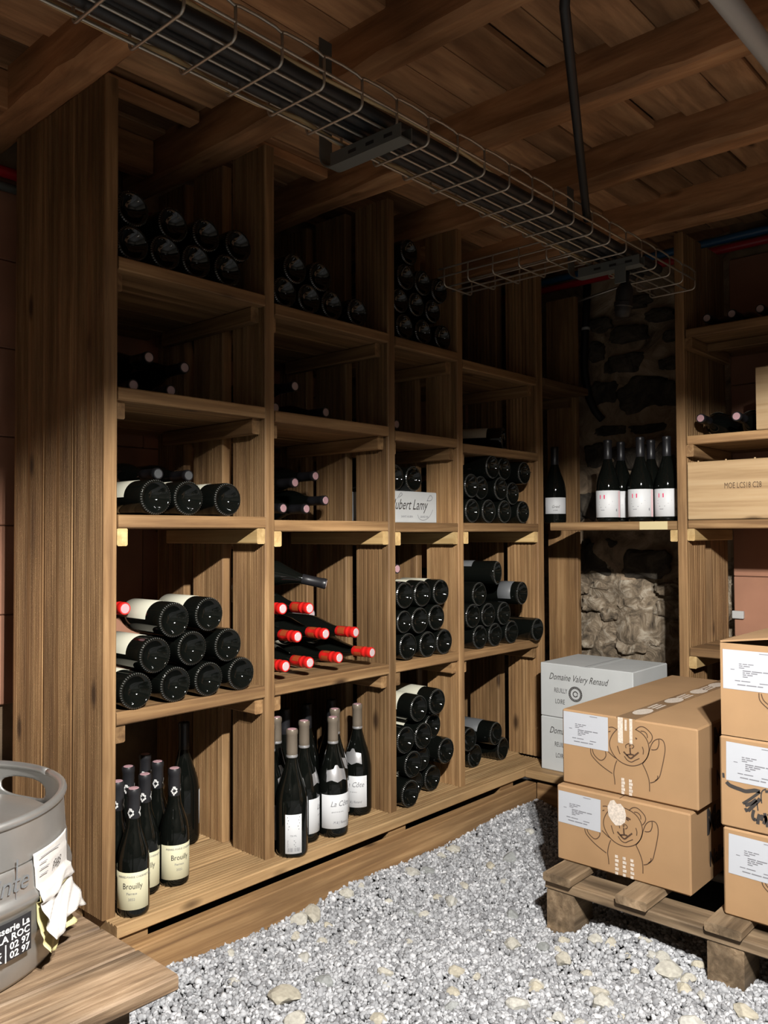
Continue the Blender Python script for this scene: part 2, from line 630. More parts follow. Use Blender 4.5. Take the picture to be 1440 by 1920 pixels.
def make_gravel(n, seed, xr, yr, smin, smax):
    rng = np.random.default_rng(seed)
    x = rng.uniform(xr[0], xr[1], n)
    y = rng.uniform(yr[0], yr[1], n)
    # keep only ground that a camera near the photograph's could see
    z = ground_h(x, y)
    d = np.stack([x - CAM.x, y - CAM.y, z - CAM.z], 1)
    dep = d @ np.array(fw)
    px = 720 + F_PX * (d @ np.array(rt)) / np.maximum(dep, 0.05)
    py = 960 - F_PX * (d @ np.array(up)) / np.maximum(dep, 0.05)
    keep = (dep > 0.2) & (px > 60) & (px < 1800) & (py < 2150) & (y < -0.083) & (x < 2.66)
    keep &= ~((x > 2.0) & (y < -0.60) & (x > 2.25))
    x, y, z = x[keep], y[keep], z[keep]
    n = len(x)
    g = (1 + 5 ** 0.5) / 2
    iv = np.array([(-1, g, 0), (1, g, 0), (-1, -g, 0), (1, -g, 0), (0, -1, g), (0, 1, g), (0, -1, -g), (0, 1, -g), (g, 0, -1), (g, 0, 1), (-g, 0, -1), (-g, 0, 1)], float)
    iv /= np.linalg.norm(iv[0])
    ifc = np.array([(0, 11, 5), (0, 5, 1), (0, 1, 7), (0, 7, 10), (0, 10, 11), (1, 5, 9), (5, 11, 4), (11, 10, 2), (10, 7, 6), (7, 1, 8), (3, 9, 4), (3, 4, 2), (3, 2, 6), (3, 6, 8), (3, 8, 9), (4, 9, 5), (2, 4, 11), (6, 2, 10), (8, 6, 7), (9, 8, 1)])
    s = rng.uniform(smin, smax, (n, 1, 1)) * rng.choice([0.75, 1.0, 1.0, 1.25], (n, 1, 1))
    v = iv[None] * (1 + rng.uniform(-0.40, 0.32, (n, 12, 1)))
    v = v * rng.uniform(0.65, 1.25, (n, 1, 3))
    # random rotation
    q = rng.normal(size=(n, 4))
    q /= np.linalg.norm(q, axis=1, keepdims=True)
    w_, a, b, c = q.T
    Rm = np.stack([1 - 2 * (b * b + c * c), 2 * (a * b - c * w_), 2 * (a * c + b * w_), 2 * (a * b + c * w_), 1 - 2 * (a * a + c * c), 2 * (b * c - a * w_), 2 * (a * c - b * w_), 2 * (b * c + a * w_), 1 - 2 * (a * a + b * b)], 1).reshape(n, 3, 3)
    v = np.einsum('nij,nkj->nki', Rm, v) * s
    v += np.stack([x, y, z + rng.uniform(-0.004, 0.006, n)], 1)[:, None, :]
    verts = v.reshape(-1, 3)
    faces = (ifc[None] + (np.arange(n) * 12)[:, None, None]).reshape(-1, 3)
    me = bpy.data.meshes.new('gravel')
    me.vertices.add(len(verts))
    me.vertices.foreach_set('co', verts.ravel())
    me.loops.add(len(faces) * 3)
    me.loops.foreach_set('vertex_index', faces.ravel().astype(np.int32))
    me.polygons.add(len(faces))
    me.polygons.foreach_set('loop_start', np.arange(0, len(faces) * 3, 3, dtype=np.int32))
    me.polygons.foreach_set('loop_total', np.full(len(faces), 3, dtype=np.int32))
    me.update(calc_edges=True)
    me.materials.append(M['gravel'])
    return link_obj('gravel', me)


tag(make_gravel(150000, 3, (0.1, 2.70), (-1.9, -0.08), 0.0046, 0.0075), 'loose white and grey gravel covering the cellar floor', 'gravel', kind='stuff')

# joists run along Y, in front of and over the racks
JX = [0.0, 0.475, 0.950, 1.405, 1.887, 2.345, 2.835, 3.29]
ceiling = link_obj('ceiling', MB().box((-1.3, -3.3, 2.245), (3.6, 0.75, 2.30)).mesh('ceiling', 'plank'))
tag(ceiling, 'dark board ceiling above the wooden joists', 'ceiling', kind='structure')


def rough_joist(seed, w, L, h):
    """Joist with length along X, hewn uneven along its lower edges."""
    rng = random.Random(seed)
    n = 46
    vs, fs = [], []
    ph = [rng.uniform(0, 6) for _ in range(6)]
    for i in range(n + 1):
        x = L * i / n
        c1 = 0.010 + 0.006 * math.sin(x * 5 + ph[0]) + rng.uniform(-0.004, 0.005)
        c2 = 0.010 + 0.006 * math.sin(x * 4 + ph[1]) + rng.uniform(-0.004, 0.005)
        dz = 0.003 * math.sin(x * 3 + ph[2]) + rng.uniform(-0.0015, 0.0015)
        dy = 0.004 * math.sin(x * 2.2 + ph[3])
        vs += [(x, dy, h), (x, dy, c1 + dz), (x, dy + c1, dz), (x, dy + w - c2, dz), (x, dy + w, c2 + dz), (x, dy + w, h)]
    for i in range(n):
        for k in range(5):
            a = i * 6 + k
            fs.append((a, a + 1, a + 7, a + 6)[::-1])
    fs.append(tuple(range(6)))
    fs.append(tuple(n * 6 + k for k in range(6))[::-1])
    return mk_mesh('joist', vs, fs, 'joist')


for i, jx in enumerate(JX):
    if i == 7:
        continue
    wj = [0.085, 0.085, 0.088, 0.080, 0.080, 0.084, 0.074, 0.085][i]
    o = link_obj('joist', rough_joist(40 + i, wj, 3.88, 0.135), ceiling, Vector((jx + wj / 2, -3.28, JB)), R_ALONG_Y)

# ceiling planks: short boards of uneven thickness laid across the joists
rng = random.Random(11)
y = -2.6
while y < 0.55:
    wv = rng.choice([0.085, 0.1, 0.115, 0.13])
    k = rng.choice([0, 1])
    while k < len(JX) - 1:
        span = rng.choice([1, 1, 2])
        k2 = min(k + span, len(JX) - 1)
        x0, x1 = JX[k] + rng.uniform(-0.03, 0.03), JX[k2] + rng.uniform(-0.03, 0.03)
        zz = 2.198 + rng.choice([0, 0, 0.004, 0.010, 0.018])
        board('ceiling_plank', round((x1 - x0) * 20) / 20 - 0.004, wv, 0.022, 'plank', ceiling, (x0, y, zz), base=(0, 0, 0))
        k = k2
    y += wv + 0.003
# noggings between the first joists, over the side panel
for yy, x0, x1 in ((0.36, 0.518, 0.906), (0.42, 0.994, 1.365)):
    board('nogging', x1 - x0, 0.06, 0.10, 'joist', ceiling, (x0, yy, 2.105), base=(0, 0, 0))


board('ceiling_strip', 0.34, 0.05, 0.03, 'joist', ceiling, (1.01, 0.165, 2.168), base=(0, 0, 0))
board('ceiling_strip', 0.40, 0.05, 0.03, 'joist', ceiling, (1.47, 0.165, 2.168), base=(0, 0, 0))


# walls
def block_wall(name, label, L, H, T, R, loc, bw, bh, z0, z1, mat):
    """A wall with its face in local XZ (looking along local -Y), clad with clay blocks."""
    wv = link_obj(name, MB().box((0, 0.02, 0), (L, T, H)).mesh(name, 'mortar'), None, loc, R)
    tag(wv, label, 'wall', kind='structure')
    b = MB().box((0, 0, 0), (bw - 0.002, 0.05, bh - 0.002), 0.003).mesh('clay_block', mat)
    z, row = z0, 0
    while z + bh <= z1 + 1e-6:
        x = -(row % 2) * bw / 2
        while x < L - 0.02:
            if x >= -1e-6 and x + bw <= L + 0.001:
                link_obj('clay_block', b, wv, (x, 0.0, z))
            elif x < 0:
                link_obj('clay_block', MB().box((0, 0, 0), (bw / 2 - 0.002, 0.05, bh - 0.002), 0.003).mesh('clay_block', mat), wv, (0, 0, z))
            x += bw
        z += bh
        row += 1
    return wv


block_wall('wall_left', 'terracotta block wall behind the long wine rack', 4.6, 2.245, 0.12, R_ID, (-1.3, 0.605, 0), 0.5, 0.25, 0.55, 2.05, 'terracotta')
RZ = Matrix(((0, 1, 0), (-1, 0, 0), (0, 0, 1)))   # local X -> -Y, local -Y -> -X
block_wall('wall_right', 'smooth terracotta block wall behind the short rack', 2.7, 2.245, 0.12, RZ, (3.34, -0.565, 0), 0.5, 0.25, 0.10, 2.10, 'terracotta')

# stone wall in the niche
rng = np.random.default_rng(5)
ys, zs = np.linspace(-0.60, 0.62, 100), np.linspace(0, 2.245, 150)
ph = rng.uniform(0, 6.28, (24, 3))


def wob(y_, z_):
    s = 0
    for i in range(24):
        k = 5 + 2.2 * i
        s += math.sin(k * (y_ * math.cos(ph[i, 0]) + z_ * math.sin(ph[i, 0])) + ph[i, 1]) * 0.010 / (1 + 0.22 * i)
    return s


vs = [(3.452 + wob(a, b) * (1.0 if b > 1.0 else 1.6), a, b) for b in zs for a in ys]
n = len(ys)
fs = [(j * n + i, (j + 1) * n + i, (j + 1) * n + i + 1, j * n + i + 1) for j in range(len(zs) - 1) for i in range(n - 1)]
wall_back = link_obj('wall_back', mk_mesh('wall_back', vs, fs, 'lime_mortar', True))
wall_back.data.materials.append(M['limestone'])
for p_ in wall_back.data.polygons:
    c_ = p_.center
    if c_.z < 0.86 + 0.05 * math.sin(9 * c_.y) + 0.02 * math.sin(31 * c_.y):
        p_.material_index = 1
tag(wall_back, 'rough rubble stone wall with earthy mortar in the corner niche', 'wall', kind='structure')
STONES = [(-0.094, 1.905, 0.176, 0.072), (-0.064, 1.773, 0.177, 0.083), (-0.182, 1.622, 0.272, 0.148), (0.001, 1.481, 0.136, 0.046), (-0.183, 1.473, 0.173, 0.041), (-0.288, 1.865, 0.073, 0.047), (-0.271, 1.743, 0.089, 0.051), (-0.236, 1.963, 0.131, 0.052), (0.045, 1.967, 0.103, 0.062), (0.063, 1.845, 0.078, 0.085), (0.032, 1.654, 0.129, 0.108), (-0.095, 1.345, 0.217, 0.12), (-0.258, 1.349, 0.122, 0.109), (0.069, 1.371, 0.112, 0.116), (-0.112, 2.038, 0.167, 0.053), (0.124, 1.148, 0.104, 0.141), (-0.028, 1.189, 0.169, 0.091), (-0.2, 1.2, 0.13, 0.1), (0.075, 0.912, 0.173, 0.155), (-0.152, 0.884, 0.196, 0.131), (-0.247, 0.696, 0.118, 0.075), (0.017, 0.658, 0.077, 0.06), (0.127, 0.533, 0.079, 0.071), (-0.19, 0.563, 0.075, 0.067), (0.145, 0.764, 0.037, 0.043), (-0.078, 0.718, 0.102, 0.069), (0.029, 0.564, 0.093, 0.074), (-0.085, 0.528, 0.132, 0.077), (0.099, 0.7, 0.105, 0.071), (-0.244, 0.78, 0.099, 0.053), (0.056, 0.786, 0.104, 0.042)]


def ico(sub):
    import bmesh
    bm = bmesh.new()
    bmesh.ops.create_icosphere(bm, subdivisions=sub, radius=1.0)
    vs_ = [v.co.copy() for v in bm.verts]
    fs_ = [tuple(v.index for v in f.verts) for f in bm.faces]
    bm.free()
    return vs_, fs_


IC3, IC2 = ico(4), ico(2)
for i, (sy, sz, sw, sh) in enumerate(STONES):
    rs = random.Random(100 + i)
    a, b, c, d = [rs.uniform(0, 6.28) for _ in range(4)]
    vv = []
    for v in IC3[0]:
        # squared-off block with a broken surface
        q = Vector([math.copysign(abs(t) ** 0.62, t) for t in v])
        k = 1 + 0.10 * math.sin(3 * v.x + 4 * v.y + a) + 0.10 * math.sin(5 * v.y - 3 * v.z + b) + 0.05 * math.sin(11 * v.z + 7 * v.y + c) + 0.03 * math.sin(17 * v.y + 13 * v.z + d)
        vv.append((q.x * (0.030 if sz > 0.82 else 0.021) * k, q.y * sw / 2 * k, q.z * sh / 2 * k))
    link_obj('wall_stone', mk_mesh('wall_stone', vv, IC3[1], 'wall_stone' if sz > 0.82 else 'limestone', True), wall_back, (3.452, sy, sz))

for nm, a, b, lb in (('wall_front', (-1.42, -3.3, 0), (-1.3, 0.85, 2.245), 'plastered cellar wall behind the viewer on the left'),
                     ('wall_rear', (-1.3, -3.42, 0), (3.6, -3.3, 2.245), 'plastered cellar wall facing the long wine rack')):
    tag(link_obj(nm, MB().box(a, b).mesh(nm, 'plaster')), lb, 'wall', kind='structure')

# ------------------------------------------------------------------ the long wine rack
rack = thing('wine_rack', 'long brown grooved-timber wine rack with four bays along the wall', 'rack', (1.92, 0.3, 0))
H1 = JB - 0.004
# side panel that closes the near end
for k, (y0, st) in enumerate(((0.0, 'fine'), (0.1495, 'fine'), (0.2985, 'fine'))):
    board('side_board', H1 - (0.0 if k else DECK_Z), 0.145 if k < 2 else 0.17, X1R - X1L, 'wood', rack, (X1R, y0, 0.0 if k else DECK_Z), R_UP_NX, st)
STY = ['fine', 'fine', 'wide', 'fine', 'wide']
for k in range(1, 5):
    xl, xr = DIV[k]
    top = H1 if k < 4 else 2.06
    for y0 in (0.0, 0.19, 0.38):
        board('upright_board', top - DECK_Z, 0.145, xr - xl, 'wood', rack, (xr, y0, DECK_Z), R_UP_NX, STY[k])
# last upright, in the corner
for y0 in (0.05, 0.24):
    board('upright_board', 2.05 - 0.0, 0.145, 0.031, 'wood', rack, (3.25, y0, 0.0), R_UP_NX, 'fine')
# shelves
for s, zs_ in SHELF_Z.items():
    for b in range(4):
        x0, x1 = DIV[b][1] + 0.001, DIV[b + 1][0] - 0.001
        z = zs_[b]
        for j in range(4):
            jit = 0.0 if j else random.uniform(-0.004, 0.004)
            cut = 0.06 if (j == 3 and b == 0) else 0.0
            board('shelf_board', x1 - x0 - cut, 0.145 if j < 3 else 0.135, ST, 'wood', rack, (x0 + cut, j * 0.151 + jit, z - ST), R_ID)
        bm_ = 'wood_light' if s == 's3' else 'wood'
        by = {'s1': 0.03, 's2': 0.02, 's3': 0.004, 's4': 0.012}[s]
        for xx in (x1 - 0.027, x0):
            bh = 0.042
            board('batten', 0.43, 0.027, bh, bm_, rack, (xx + 0.027, by + random.uniform(-0.004, 0.004), z - ST - bh), R_ALONG_Y)
# corner shelf between the last two uprights
for j in range(3):
    board('shelf_board', 3.222 - 2.869, 0.145, ST, 'wood', rack, (2.869, -0.008 + j * 0.151, 1.640 - ST))
board('batten', 0.42, 0.027, 0.042, 'wood', rack, (3.218, 0.07, 1.640 - ST - 0.042), R_ALONG_Y)
# deck, raised on a plinth
for j in range(4):
    board('deck_board', 2.80 - 0.985 if j == 0 else 2.86 - 0.98, 0.145, 0.03, 'deck', rack, (0.985 if j == 0 else 0.98, -0.047 + j * 0.149, DECK_Z - 0.03), R_ID, 'deck')
board('plinth_board', 2.655 - 0.70, 0.135, 0.045, 'wood', rack, (0.70, -0.042, -0.030), R_FRONT_X)
for xx in (0.99, 1.9, 2.5):
    board('plinth_block', 0.08, 0.30, 0.12, 'wood', rack, (xx, -0.035, 0.0))

# ------------------------------------------------------------------ the short rack across the end wall
rack2 = thing('wine_rack', 'shorter timber wine rack across the end wall beside the stone niche', 'rack', (3.05, -0.9, 0))
FX = 2.865
for yp in (-0.575, -1.30):
    for x0 in (FX, 3.086):
        board('upright_board', JB - 0.01 - 0.0, 0.17, 0.033, 'wood', rack2, (x0 + 0.17, yp + 0.033, 0.0), R_UP_NY, 'wide')
for z, wl in ((1.736, 'wood'), (1.359, 'wood'), (1.065, 'wood'), (0.621, 'wood')):
    for j in range(3):
        board('shelf_board', 0.69, 0.145, ST, wl, rack2, (FX + 0.004 + j * 0.15 + 0.145, -1.27, z - ST), R_ALONG_Y)
    for yy in (-0.602, -1.27):
        board('batten', 0.36, 0.027, 0.042, 'wood_light' if z < 1.2 else 'wood', rack2, (FX + 0.006, yy, z - ST - 0.042), R_ID)
board('shelf_rail', 0.64, 0.027, 0.03, 'wood', rack2, (FX + 0.17, -1.243, 1.736 - ST - 0.03), R_ALONG_Y)
# niche shelf between the two racks
for j in range(3):
    o = board('niche_shelf_board', 0.51, 0.145, ST, 'wood', rack2, (FX + j * 0.15 + 0.145, -0.5405, 1.062 - ST), R_ALONG_Y)
board('batten', 0.36, 0.027, 0.042, 'wood_light', rack2, (FX + 0.006, -0.541, 1.062 - ST - 0.042), R_ID)
Flat().rect(0.0, 0.001, 0.105, ST - 0.001).plane('tape_patch', 'patch', rack2, rel(rack2, (FX, -0.402, 1.062 - ST)), *NX, off=0.001)
# its low deck and plinth
for j in range(4):
    board('deck_board', 1.24, 0.145, 0.03, 'deck', rack2, (2.64 + j * 0.149 + 0.145, -1.29, DECK_Z - 0.03), R_ALONG_Y, 'plain')
board('plinth_board', 1.2, 0.135, 0.04, 'wood', rack2, (2.695, -0.09, -0.03), R_FRONT_Y)

# ------------------------------------------------------------------ bottles
GL = {}


def bottle_profile(r, h, rn):
    p = [(0.0, 0.026), (0.25 * r, 0.0245), (0.5 * r, 0.018), (0.70 * r, 0.007), (0.80 * r, 0.0015), (0.86 * r, 0.0), (0.93 * r, 0.0012), (0.985 * r, 0.006), (r, 0.013)]
    p += [(r, 0.2 * h), (r, 0.40 * h), (0.985 * r, 0.445 * h), (0.94 * r, 0.49 * h), (0.86 * r, 0.54 * h), (0.74 * r, 0.59 * h), (0.60 * r, 0.645 * h), (0.47 * r, 0.70 * h)]
    p += [(rn * 1.10, 0.76 * h), (rn, 0.81 * h), (rn * 0.97, 0.95 * h), (rn * 1.06, 0.955 * h), (rn * 1.06, 0.985 * h), (rn * 0.9, h), (0, h)]
    return p


KINDS = {'big': (0.0435, 0.335, 0.0142), 'small': (0.0365, 0.282, 0.0138), 'niche': (0.0452, 0.315, 0.0145), 'mid': (0.040, 0.31, 0.014), 'slim': (0.037, 0.36, 0.0145)}
for k, (r, h, rn) in KINDS.items():
    GL[k] = shade_auto(MB().lathe(bottle_profile(r, h, rn), 36).mesh('glass_body', 'glass'), 60)
    # knurling: short raised ticks round the bearing ring of the base
    kn = MB()
    for i in range(44):
        a = 2 * PI * i / 44
        ca, sa = math.cos(a), math.sin(a)
        q = []
        for rr, zz in ((0.90 * r, 0.0008), (0.965 * r, 0.0036)):
            for w in (-0.0011, 0.0011):
                for dz in (0.0, -0.0012):
                    q.append((rr * ca - w * sa, rr * sa + w * ca, zz + dz))
        kn.add(q, [(0, 2, 3, 1), (4, 5, 7, 6), (0, 1, 5, 4), (2, 6, 7, 3), (1, 3, 7, 5), (0, 4, 6, 2)])
    GL[k + '_knurl'] = kn.mesh('base_knurl', 'glass_knurl')
_cap = {}


def cap_mesh(kind, mat):
    if (kind, mat) not in _cap:
        r, h, rn = KINDS[kind]
        c = rn + 0.0012
        z0 = (0.765 if mat in ('taupe_cap', 'black_cap') else 0.79) * h
        z0 = max(z0, h - 0.075)
        pr = [(c * 0.98, z0), (c * 1.03, z0 + 0.001), (c, z0 + 0.02), (c, h - 0.014), (c * 1.07, h - 0.012), (c * 1.07, h - 0.003), (c * 0.98, h + 0.0008), (c * 0.3, h + 0.0012)]
        if mat == 'red_cap':
            pr[3:3] = [(c * 1.01, h - 0.030), (c * 1.08, h - 0.028), (c * 1.08, h - 0.024), (c * 1.01, h - 0.022)]
        body = shade_auto(MB().lathe(pr, 24).mesh('capsule', mat), 50)
        top = MB().lathe([(c * 0.80, h + 0.0010), (c * 0.74, h + 0.0018), (0.0, h + 0.0018)], 20).mesh('capsule_top', 'pink_top')
        _cap[(kind, mat)] = (body, top)
    return _cap[(kind, mat)]


def patch(r, z0, z1, a, off=0.0006, seg=14):
    """curved paper label spanning the angle a on a cylinder of radius r"""
    return MB().lathe([(r + off * 0.2, z0), (r + off, z0 + 0.0004), (r + off, z1 - 0.0004), (r + off * 0.2, z1)], seg, -a / 2, a / 2)


_lab = {}


def label_mesh(kind, z0, z1, a, mat):
    k = (kind, z0, z1, a, mat)
    if k not in _lab:
        _lab[k] = shade_auto(patch(KINDS[kind][0], z0, z1, a).mesh('front_label', mat), 60)
    return _lab[k]


def bottle(label, group, kind, loc, pose='stand', turn=0.0, cap=None, top=None, labels=(), prints=(), extra=None, yaw=0.0, pitch=0.0, knurl=False, cat='wine bottle'):
    """pose: stand, base (lying, base towards the room), neck (lying, neck towards the room).
    loc is the centre of the base when standing, the centre of the base disc or neck tip when lying.
    labels: (z0, z1, span, mat, angle); prints: (mesh, mat-independent) children of the last label."""
    r, h, rn = KINDS[kind]
    if pose == 'stand':
        R = Matrix.Rotation(turn, 3, 'Z')
        p = Vector(loc)
    elif pose == 'base':
        R = Matrix.Rotation(yaw, 3, 'Z') @ Matrix.Rotation(-PI / 2 + pitch, 3, 'X') @ Matrix.Rotation(turn, 3, 'Z')
        p = Vector(loc)
    else:
        R = Matrix.Rotation(yaw, 3, 'Z') @ Matrix.Rotation(PI / 2 + pitch, 3, 'X') @ Matrix.Rotation(turn, 3, 'Z')
        p = Vector(loc) - R @ Vector((0, 0, h))
    t = thing('wine_bottle', label, cat, p, group, R)
    link_obj('glass_body', GL[kind], t)
    if knurl:
        link_obj('base_knurl', GL[kind + '_knurl'], t)
    if cap:
        b, tp = cap_mesh(kind, cap)
        c = link_obj('capsule', b, t)
        if top:
            o = link_obj('capsule_top', tp if top == 'pink_top' else top_variant(tp, top), c)
    lo = None
    for z0, z1, a, mt, ang in labels:
        lo = link_obj('front_label', label_mesh(kind, z0, z1, a, mt), t, (0, 0, 0), (0, 0, ang))
    for nm, me, ang in prints:
        link_obj(nm, me, lo if lo is not None else t, (0, 0, 0), (0, 0, ang))
    if extra:
        extra(t)
    return t


_tv = {}


def top_variant(me, mat):
    k = (me.name, mat)
    if k not in _tv:
        c = me.copy()
        c.materials.clear()
        c.materials.append(M[mat])
        _tv[k] = c
    return _tv[k]


ORD = ['first', 'second', 'third', 'fourth', 'fifth']
UP = -PI / 2     # angle of a label that faces the ceiling when the bottle lies base outwards


def shelf_row(items, y, fmt, group, kind='big', pose='base', **kw):
    for row, x, z, nth in items:
        lab = fmt.format(row=row, nth=nth)
        yy = y + random.uniform(-0.008, 0.006)
        bottle(lab, group, kind, (x, yy, z), pose, turn=random.uniform(0, 6.28), yaw=random.uniform(-0.03, 0.03), **kw)


LY = dict(knurl=True)

# leftmost bay, top shelf
G = 'dark bottles stacked base outward on the upper shelves'
zb = 1.672 + 0.0437
for (x, z, nm) in ((1.055, zb, 'bottom row leftmost'), (1.145, zb, 'bottom row second from left'), (1.236, zb, 'bottom row third from left'), (1.334, zb, 'bottom row rightmost')):
    bottle('dark bottle lying base outward, %s, top shelf of leftmost bay' % nm, G, 'big', (x, 0.012, z), 'base', knurl=True, turn=random.uniform(0, 6))
for (x, z, nm) in ((1.060, zb + 0.087, 'first'), (1.172, zb + 0.079, 'second'), (1.272, zb + 0.079, 'third'), (1.375, zb + 0.078, 'fourth')):
    bottle('dark bottle lying base outward, upper row, %s from left, top shelf, leftmost bay' % nm, G, 'big', (x, 0.02, z), 'base', knurl=True, turn=random.uniform(0, 6))

# leftmost bay, second shelf: necks towards the room
G2 = 'bottles lying neck outward in the shadowed shelves'
for (x, z, nm) in ((1.145, 1.366 + 0.040, 'lower left'), (1.257, 1.366 + 0.040, 'lower right'), (1.19, 1.485, 'upper left'), (1.30, 1.474, 'upper right')):
    bottle('dark bottle, pale capsule outward, %s of four, second shelf, leftmost bay' % nm, G2, 'mid', (x, 0.16, z), 'neck', cap='black_cap', top='white_top')

# leftmost bay, third shelf: three bottles with ivory labels
G3 = 'three labelled bottles on the third shelf of the leftmost bay'
for (x, nm) in ((1.112, 'left'), (1.205, 'middle'), (1.325, 'right')):
    bottle('dark bottle with ivory label, base outward, %s of three, third shelf, leftmost bay' % nm, G3, 'big', (x, 0.0, 1.068 + 0.0437), 'base', knurl=True,
           labels=[(0.075, 0.19, 2.0, 'dull_label', UP - 0.55)])
for (x, nm) in ((1.238, 'left'), (1.334, 'right')):
    bottle('%s of two bottles, grey capsule outward, behind the three labelled ones, leftmost bay' % nm, G3, 'mid', (x, 0.19, 1.184), 'neck', cap='black_cap', top='grey_cap', pitch=0.0)

# leftmost bay, fourth shelf: pyramid of ten
G4 = 'bottles stacked base outward on the fourth shelf of the leftmost bay'
z4 = 0.612 + 0.0437


def scribble(kind, z0, mat='grey_ink'):
    f = Flat()
    for j in range(3):
        f.line([(-0.012 + 0.004 * k, z0 + 0.012 * (j - 1) + 0.0016 * ((-1) ** k)) for k in range(7 - j)], 0.0009, 1)
    return f.cyl('label_print', mat, None, KINDS[kind][0], 0.0, 0.0012)


SCR = scribble('big', 0.125)
for (x, y_, z, nm, lb) in ((1.058, -0.004, z4, 'bottom row leftmost', 1), (1.168, 0.0, z4, 'bottom row second from left', 0), (1.266, 0.0, z4, 'bottom row third from left', 0), (1.372, 0.004, z4, 'bottom row rightmost', 0),
                           (1.111, 0.0, z4 + 0.077, 'middle row left', 1), (1.219, 0.004, z4 + 0.082, 'middle row centre', 0), (1.331, 0.006, z4 + 0.079, 'middle row right', 0),
                           (1.164, 0.0, z4 + 0.157, 'top row left', 1), (1.270, 0.004, z4 + 0.163, 'top row right', 1)):
    bottle('dark bottle lying base outward, %s, fourth shelf of leftmost bay' % nm, G4, 'big', (x, y_, z), 'base', knurl=True,
           labels=[(0.062, 0.18, 2.1, 'dull_label', UP - 0.5)] if lb else [(0.062, 0.18, 2.1, 'dull_label', UP + 2.2)], prints=[('label_print', SCR, UP - 0.5)] if lb else ())
bottle('red capsuled bottle lying neck outward, far left behind the pyramid of bottles', G4, 'mid', (1.10, 0.12, 0.838), 'neck', cap='red_cap', top='pink_top')

# leftmost bay, deck: small bottles standing, cream labels
brou = Flat()
brou.text('PIERRE-MARIE CHERMETTE', 0.0066, -0.030, 0.0905)
brou_b = Flat().text('Brouilly', 0.0185, -0.018, 0.066, sx=0.78)
brou_c = Flat().text('Pierreux', 0.0075, -0.009, 0.053, sx=0.9).text('2022', 0.0075, -0.005, 0.040)
B_A = brou.cyl('label_print', 'grey_ink', None, 0.0365, 0, 0.0012)
B_B = brou_b.cyl('label_print', 'ink', None, 0.0365, 0, 0.0012)
B_C = brou_c.cyl('label_print', 'grey_ink', None, 0.0365, 0, 0.0012)


def emblem_mesh(r, z):
    f = Flat()
    for k in range(9):
        a = 2 * PI * k / 9 + 0.4
        rr = 0.0066 + 0.001 * ((-1) ** k)
        f.disc(rr * math.cos(a) * 0.8, z + rr * math.sin(a) * 1.15, 0.0022, 0.0028, 8)
    f.disc(0.001, z + 0.008, 0.003, 0.003, 8)
    return f.cyl('emblem', 'white_ink', None, r, 0, 0.0008)


EMB = emblem_mesh(0.0150, 0.282 - 0.052)
G5 = 'small cream labelled bottles standing on the deck of the leftmost bay'
SB = [(1.050, -0.006, 'cream labelled bottle standing foremost against the near post, leftmost bay'),
      (1.130, 0.076, 'cream labelled bottle standing just behind the foremost one, leftmost bay'),
      (1.208, 0.066, 'cream labelled bottle standing rightmost in front, on deck of leftmost bay'),
      (1.214, 0.152, 'black capsuled bottle standing behind the rightmost cream labelled one, leftmost bay'),
      (1.139, 0.168, 'black capsuled bottle standing at back left, second row, leftmost bay'),
      (1.054, 0.072, 'black capsuled bottle half hidden by the near post, leftmost bay deck'),
      (1.232, 0.240, 'black capsuled bottle standing farthest back of the cream labelled group, leftmost bay')]
for i, (x, y_, lb) in enumerate(SB):
    ang = -PI / 2 - 0.62 + random.uniform(-0.1, 0.1) + (0.25 if i == 2 else 0)
    t = bottle(lb, G5, 'small', (x, y_, DECK_Z), 'stand', 0.0, cap='black_cap', top='pink_top', labels=[(0.018, 0.102, 2.5, 'cream_label', ang)],
               prints=[('label_print', B_A, 0), ('label_print', B_B, 0), ('label_print', B_C, 0)])
    c = [o for o in t.children if o.name.startswith('capsule')][0]
    for q in (-0.5, 1.3, 3.0):
        link_obj('emblem', EMB, c, (0, 0, 0), (0, 0, ang + q + 0.2))
bottle('tall dark bottle with a white side label, back right of leftmost bay deck', 'single bottles', 'big', (1.385, 0.285, DECK_Z), 'stand', 0.0, cap='black_cap',
       labels=[(0.05, 0.145, 1.2, 'label', -0.35)])

# second bay, top shelf
zb = 1.656 + 0.0437
for (x, z, nm) in ((1.530, zb, 'leftmost'), (1.622, zb, 'second'), (1.714, zb, 'third'), (1.822, zb - 0.001, 'rightmost')):
    bottle('dark bottle lying base outward, bottom row %s, top shelf of second bay' % nm, G, 'big', (x, 0.01, z), 'base', knurl=True)
for (x, z, nm) in ((1.570, zb + 0.076, 'left'), (1.668, zb + 0.075, 'right')):
    bottle('dark bottle lying base outward, upper row %s, top shelf of second bay' % nm, G, 'big', (x, 0.012, z), 'base', knurl=True)
# second shelf
for (x, y_, z, nm) in ((1.68, 0.14, 1.36 + 0.11, 'upper'), (1.79, 0.12, 1.36 + 0.040, 'right'), (1.62, 0.16, 1.36 + 0.040, 'left')):
    bottle('dark bottle, pale capsule outward, %s of three, second shelf of second bay' % nm, G2, 'mid', (x, y_, z), 'neck', cap='black_cap', top='white_top')
# third shelf
for (x, z, nm) in ((1.685, 1.101, 'lower left'), (1.781, 1.101, 'lower middle'), (1.864, 1.130, 'right'), (1.733, 1.182, 'upper left'), (1.82, 1.207, 'upper right')):
    bottle('dark bottle, pink capsule outward, %s of five, third shelf of second bay' % nm, G2, 'mid', (x, 0.20, z), 'neck', cap='black_cap', top='pink_top')
# fourth shelf: red capsules
G6 = 'red capsuled bottles lying neck outward on the fourth shelf'


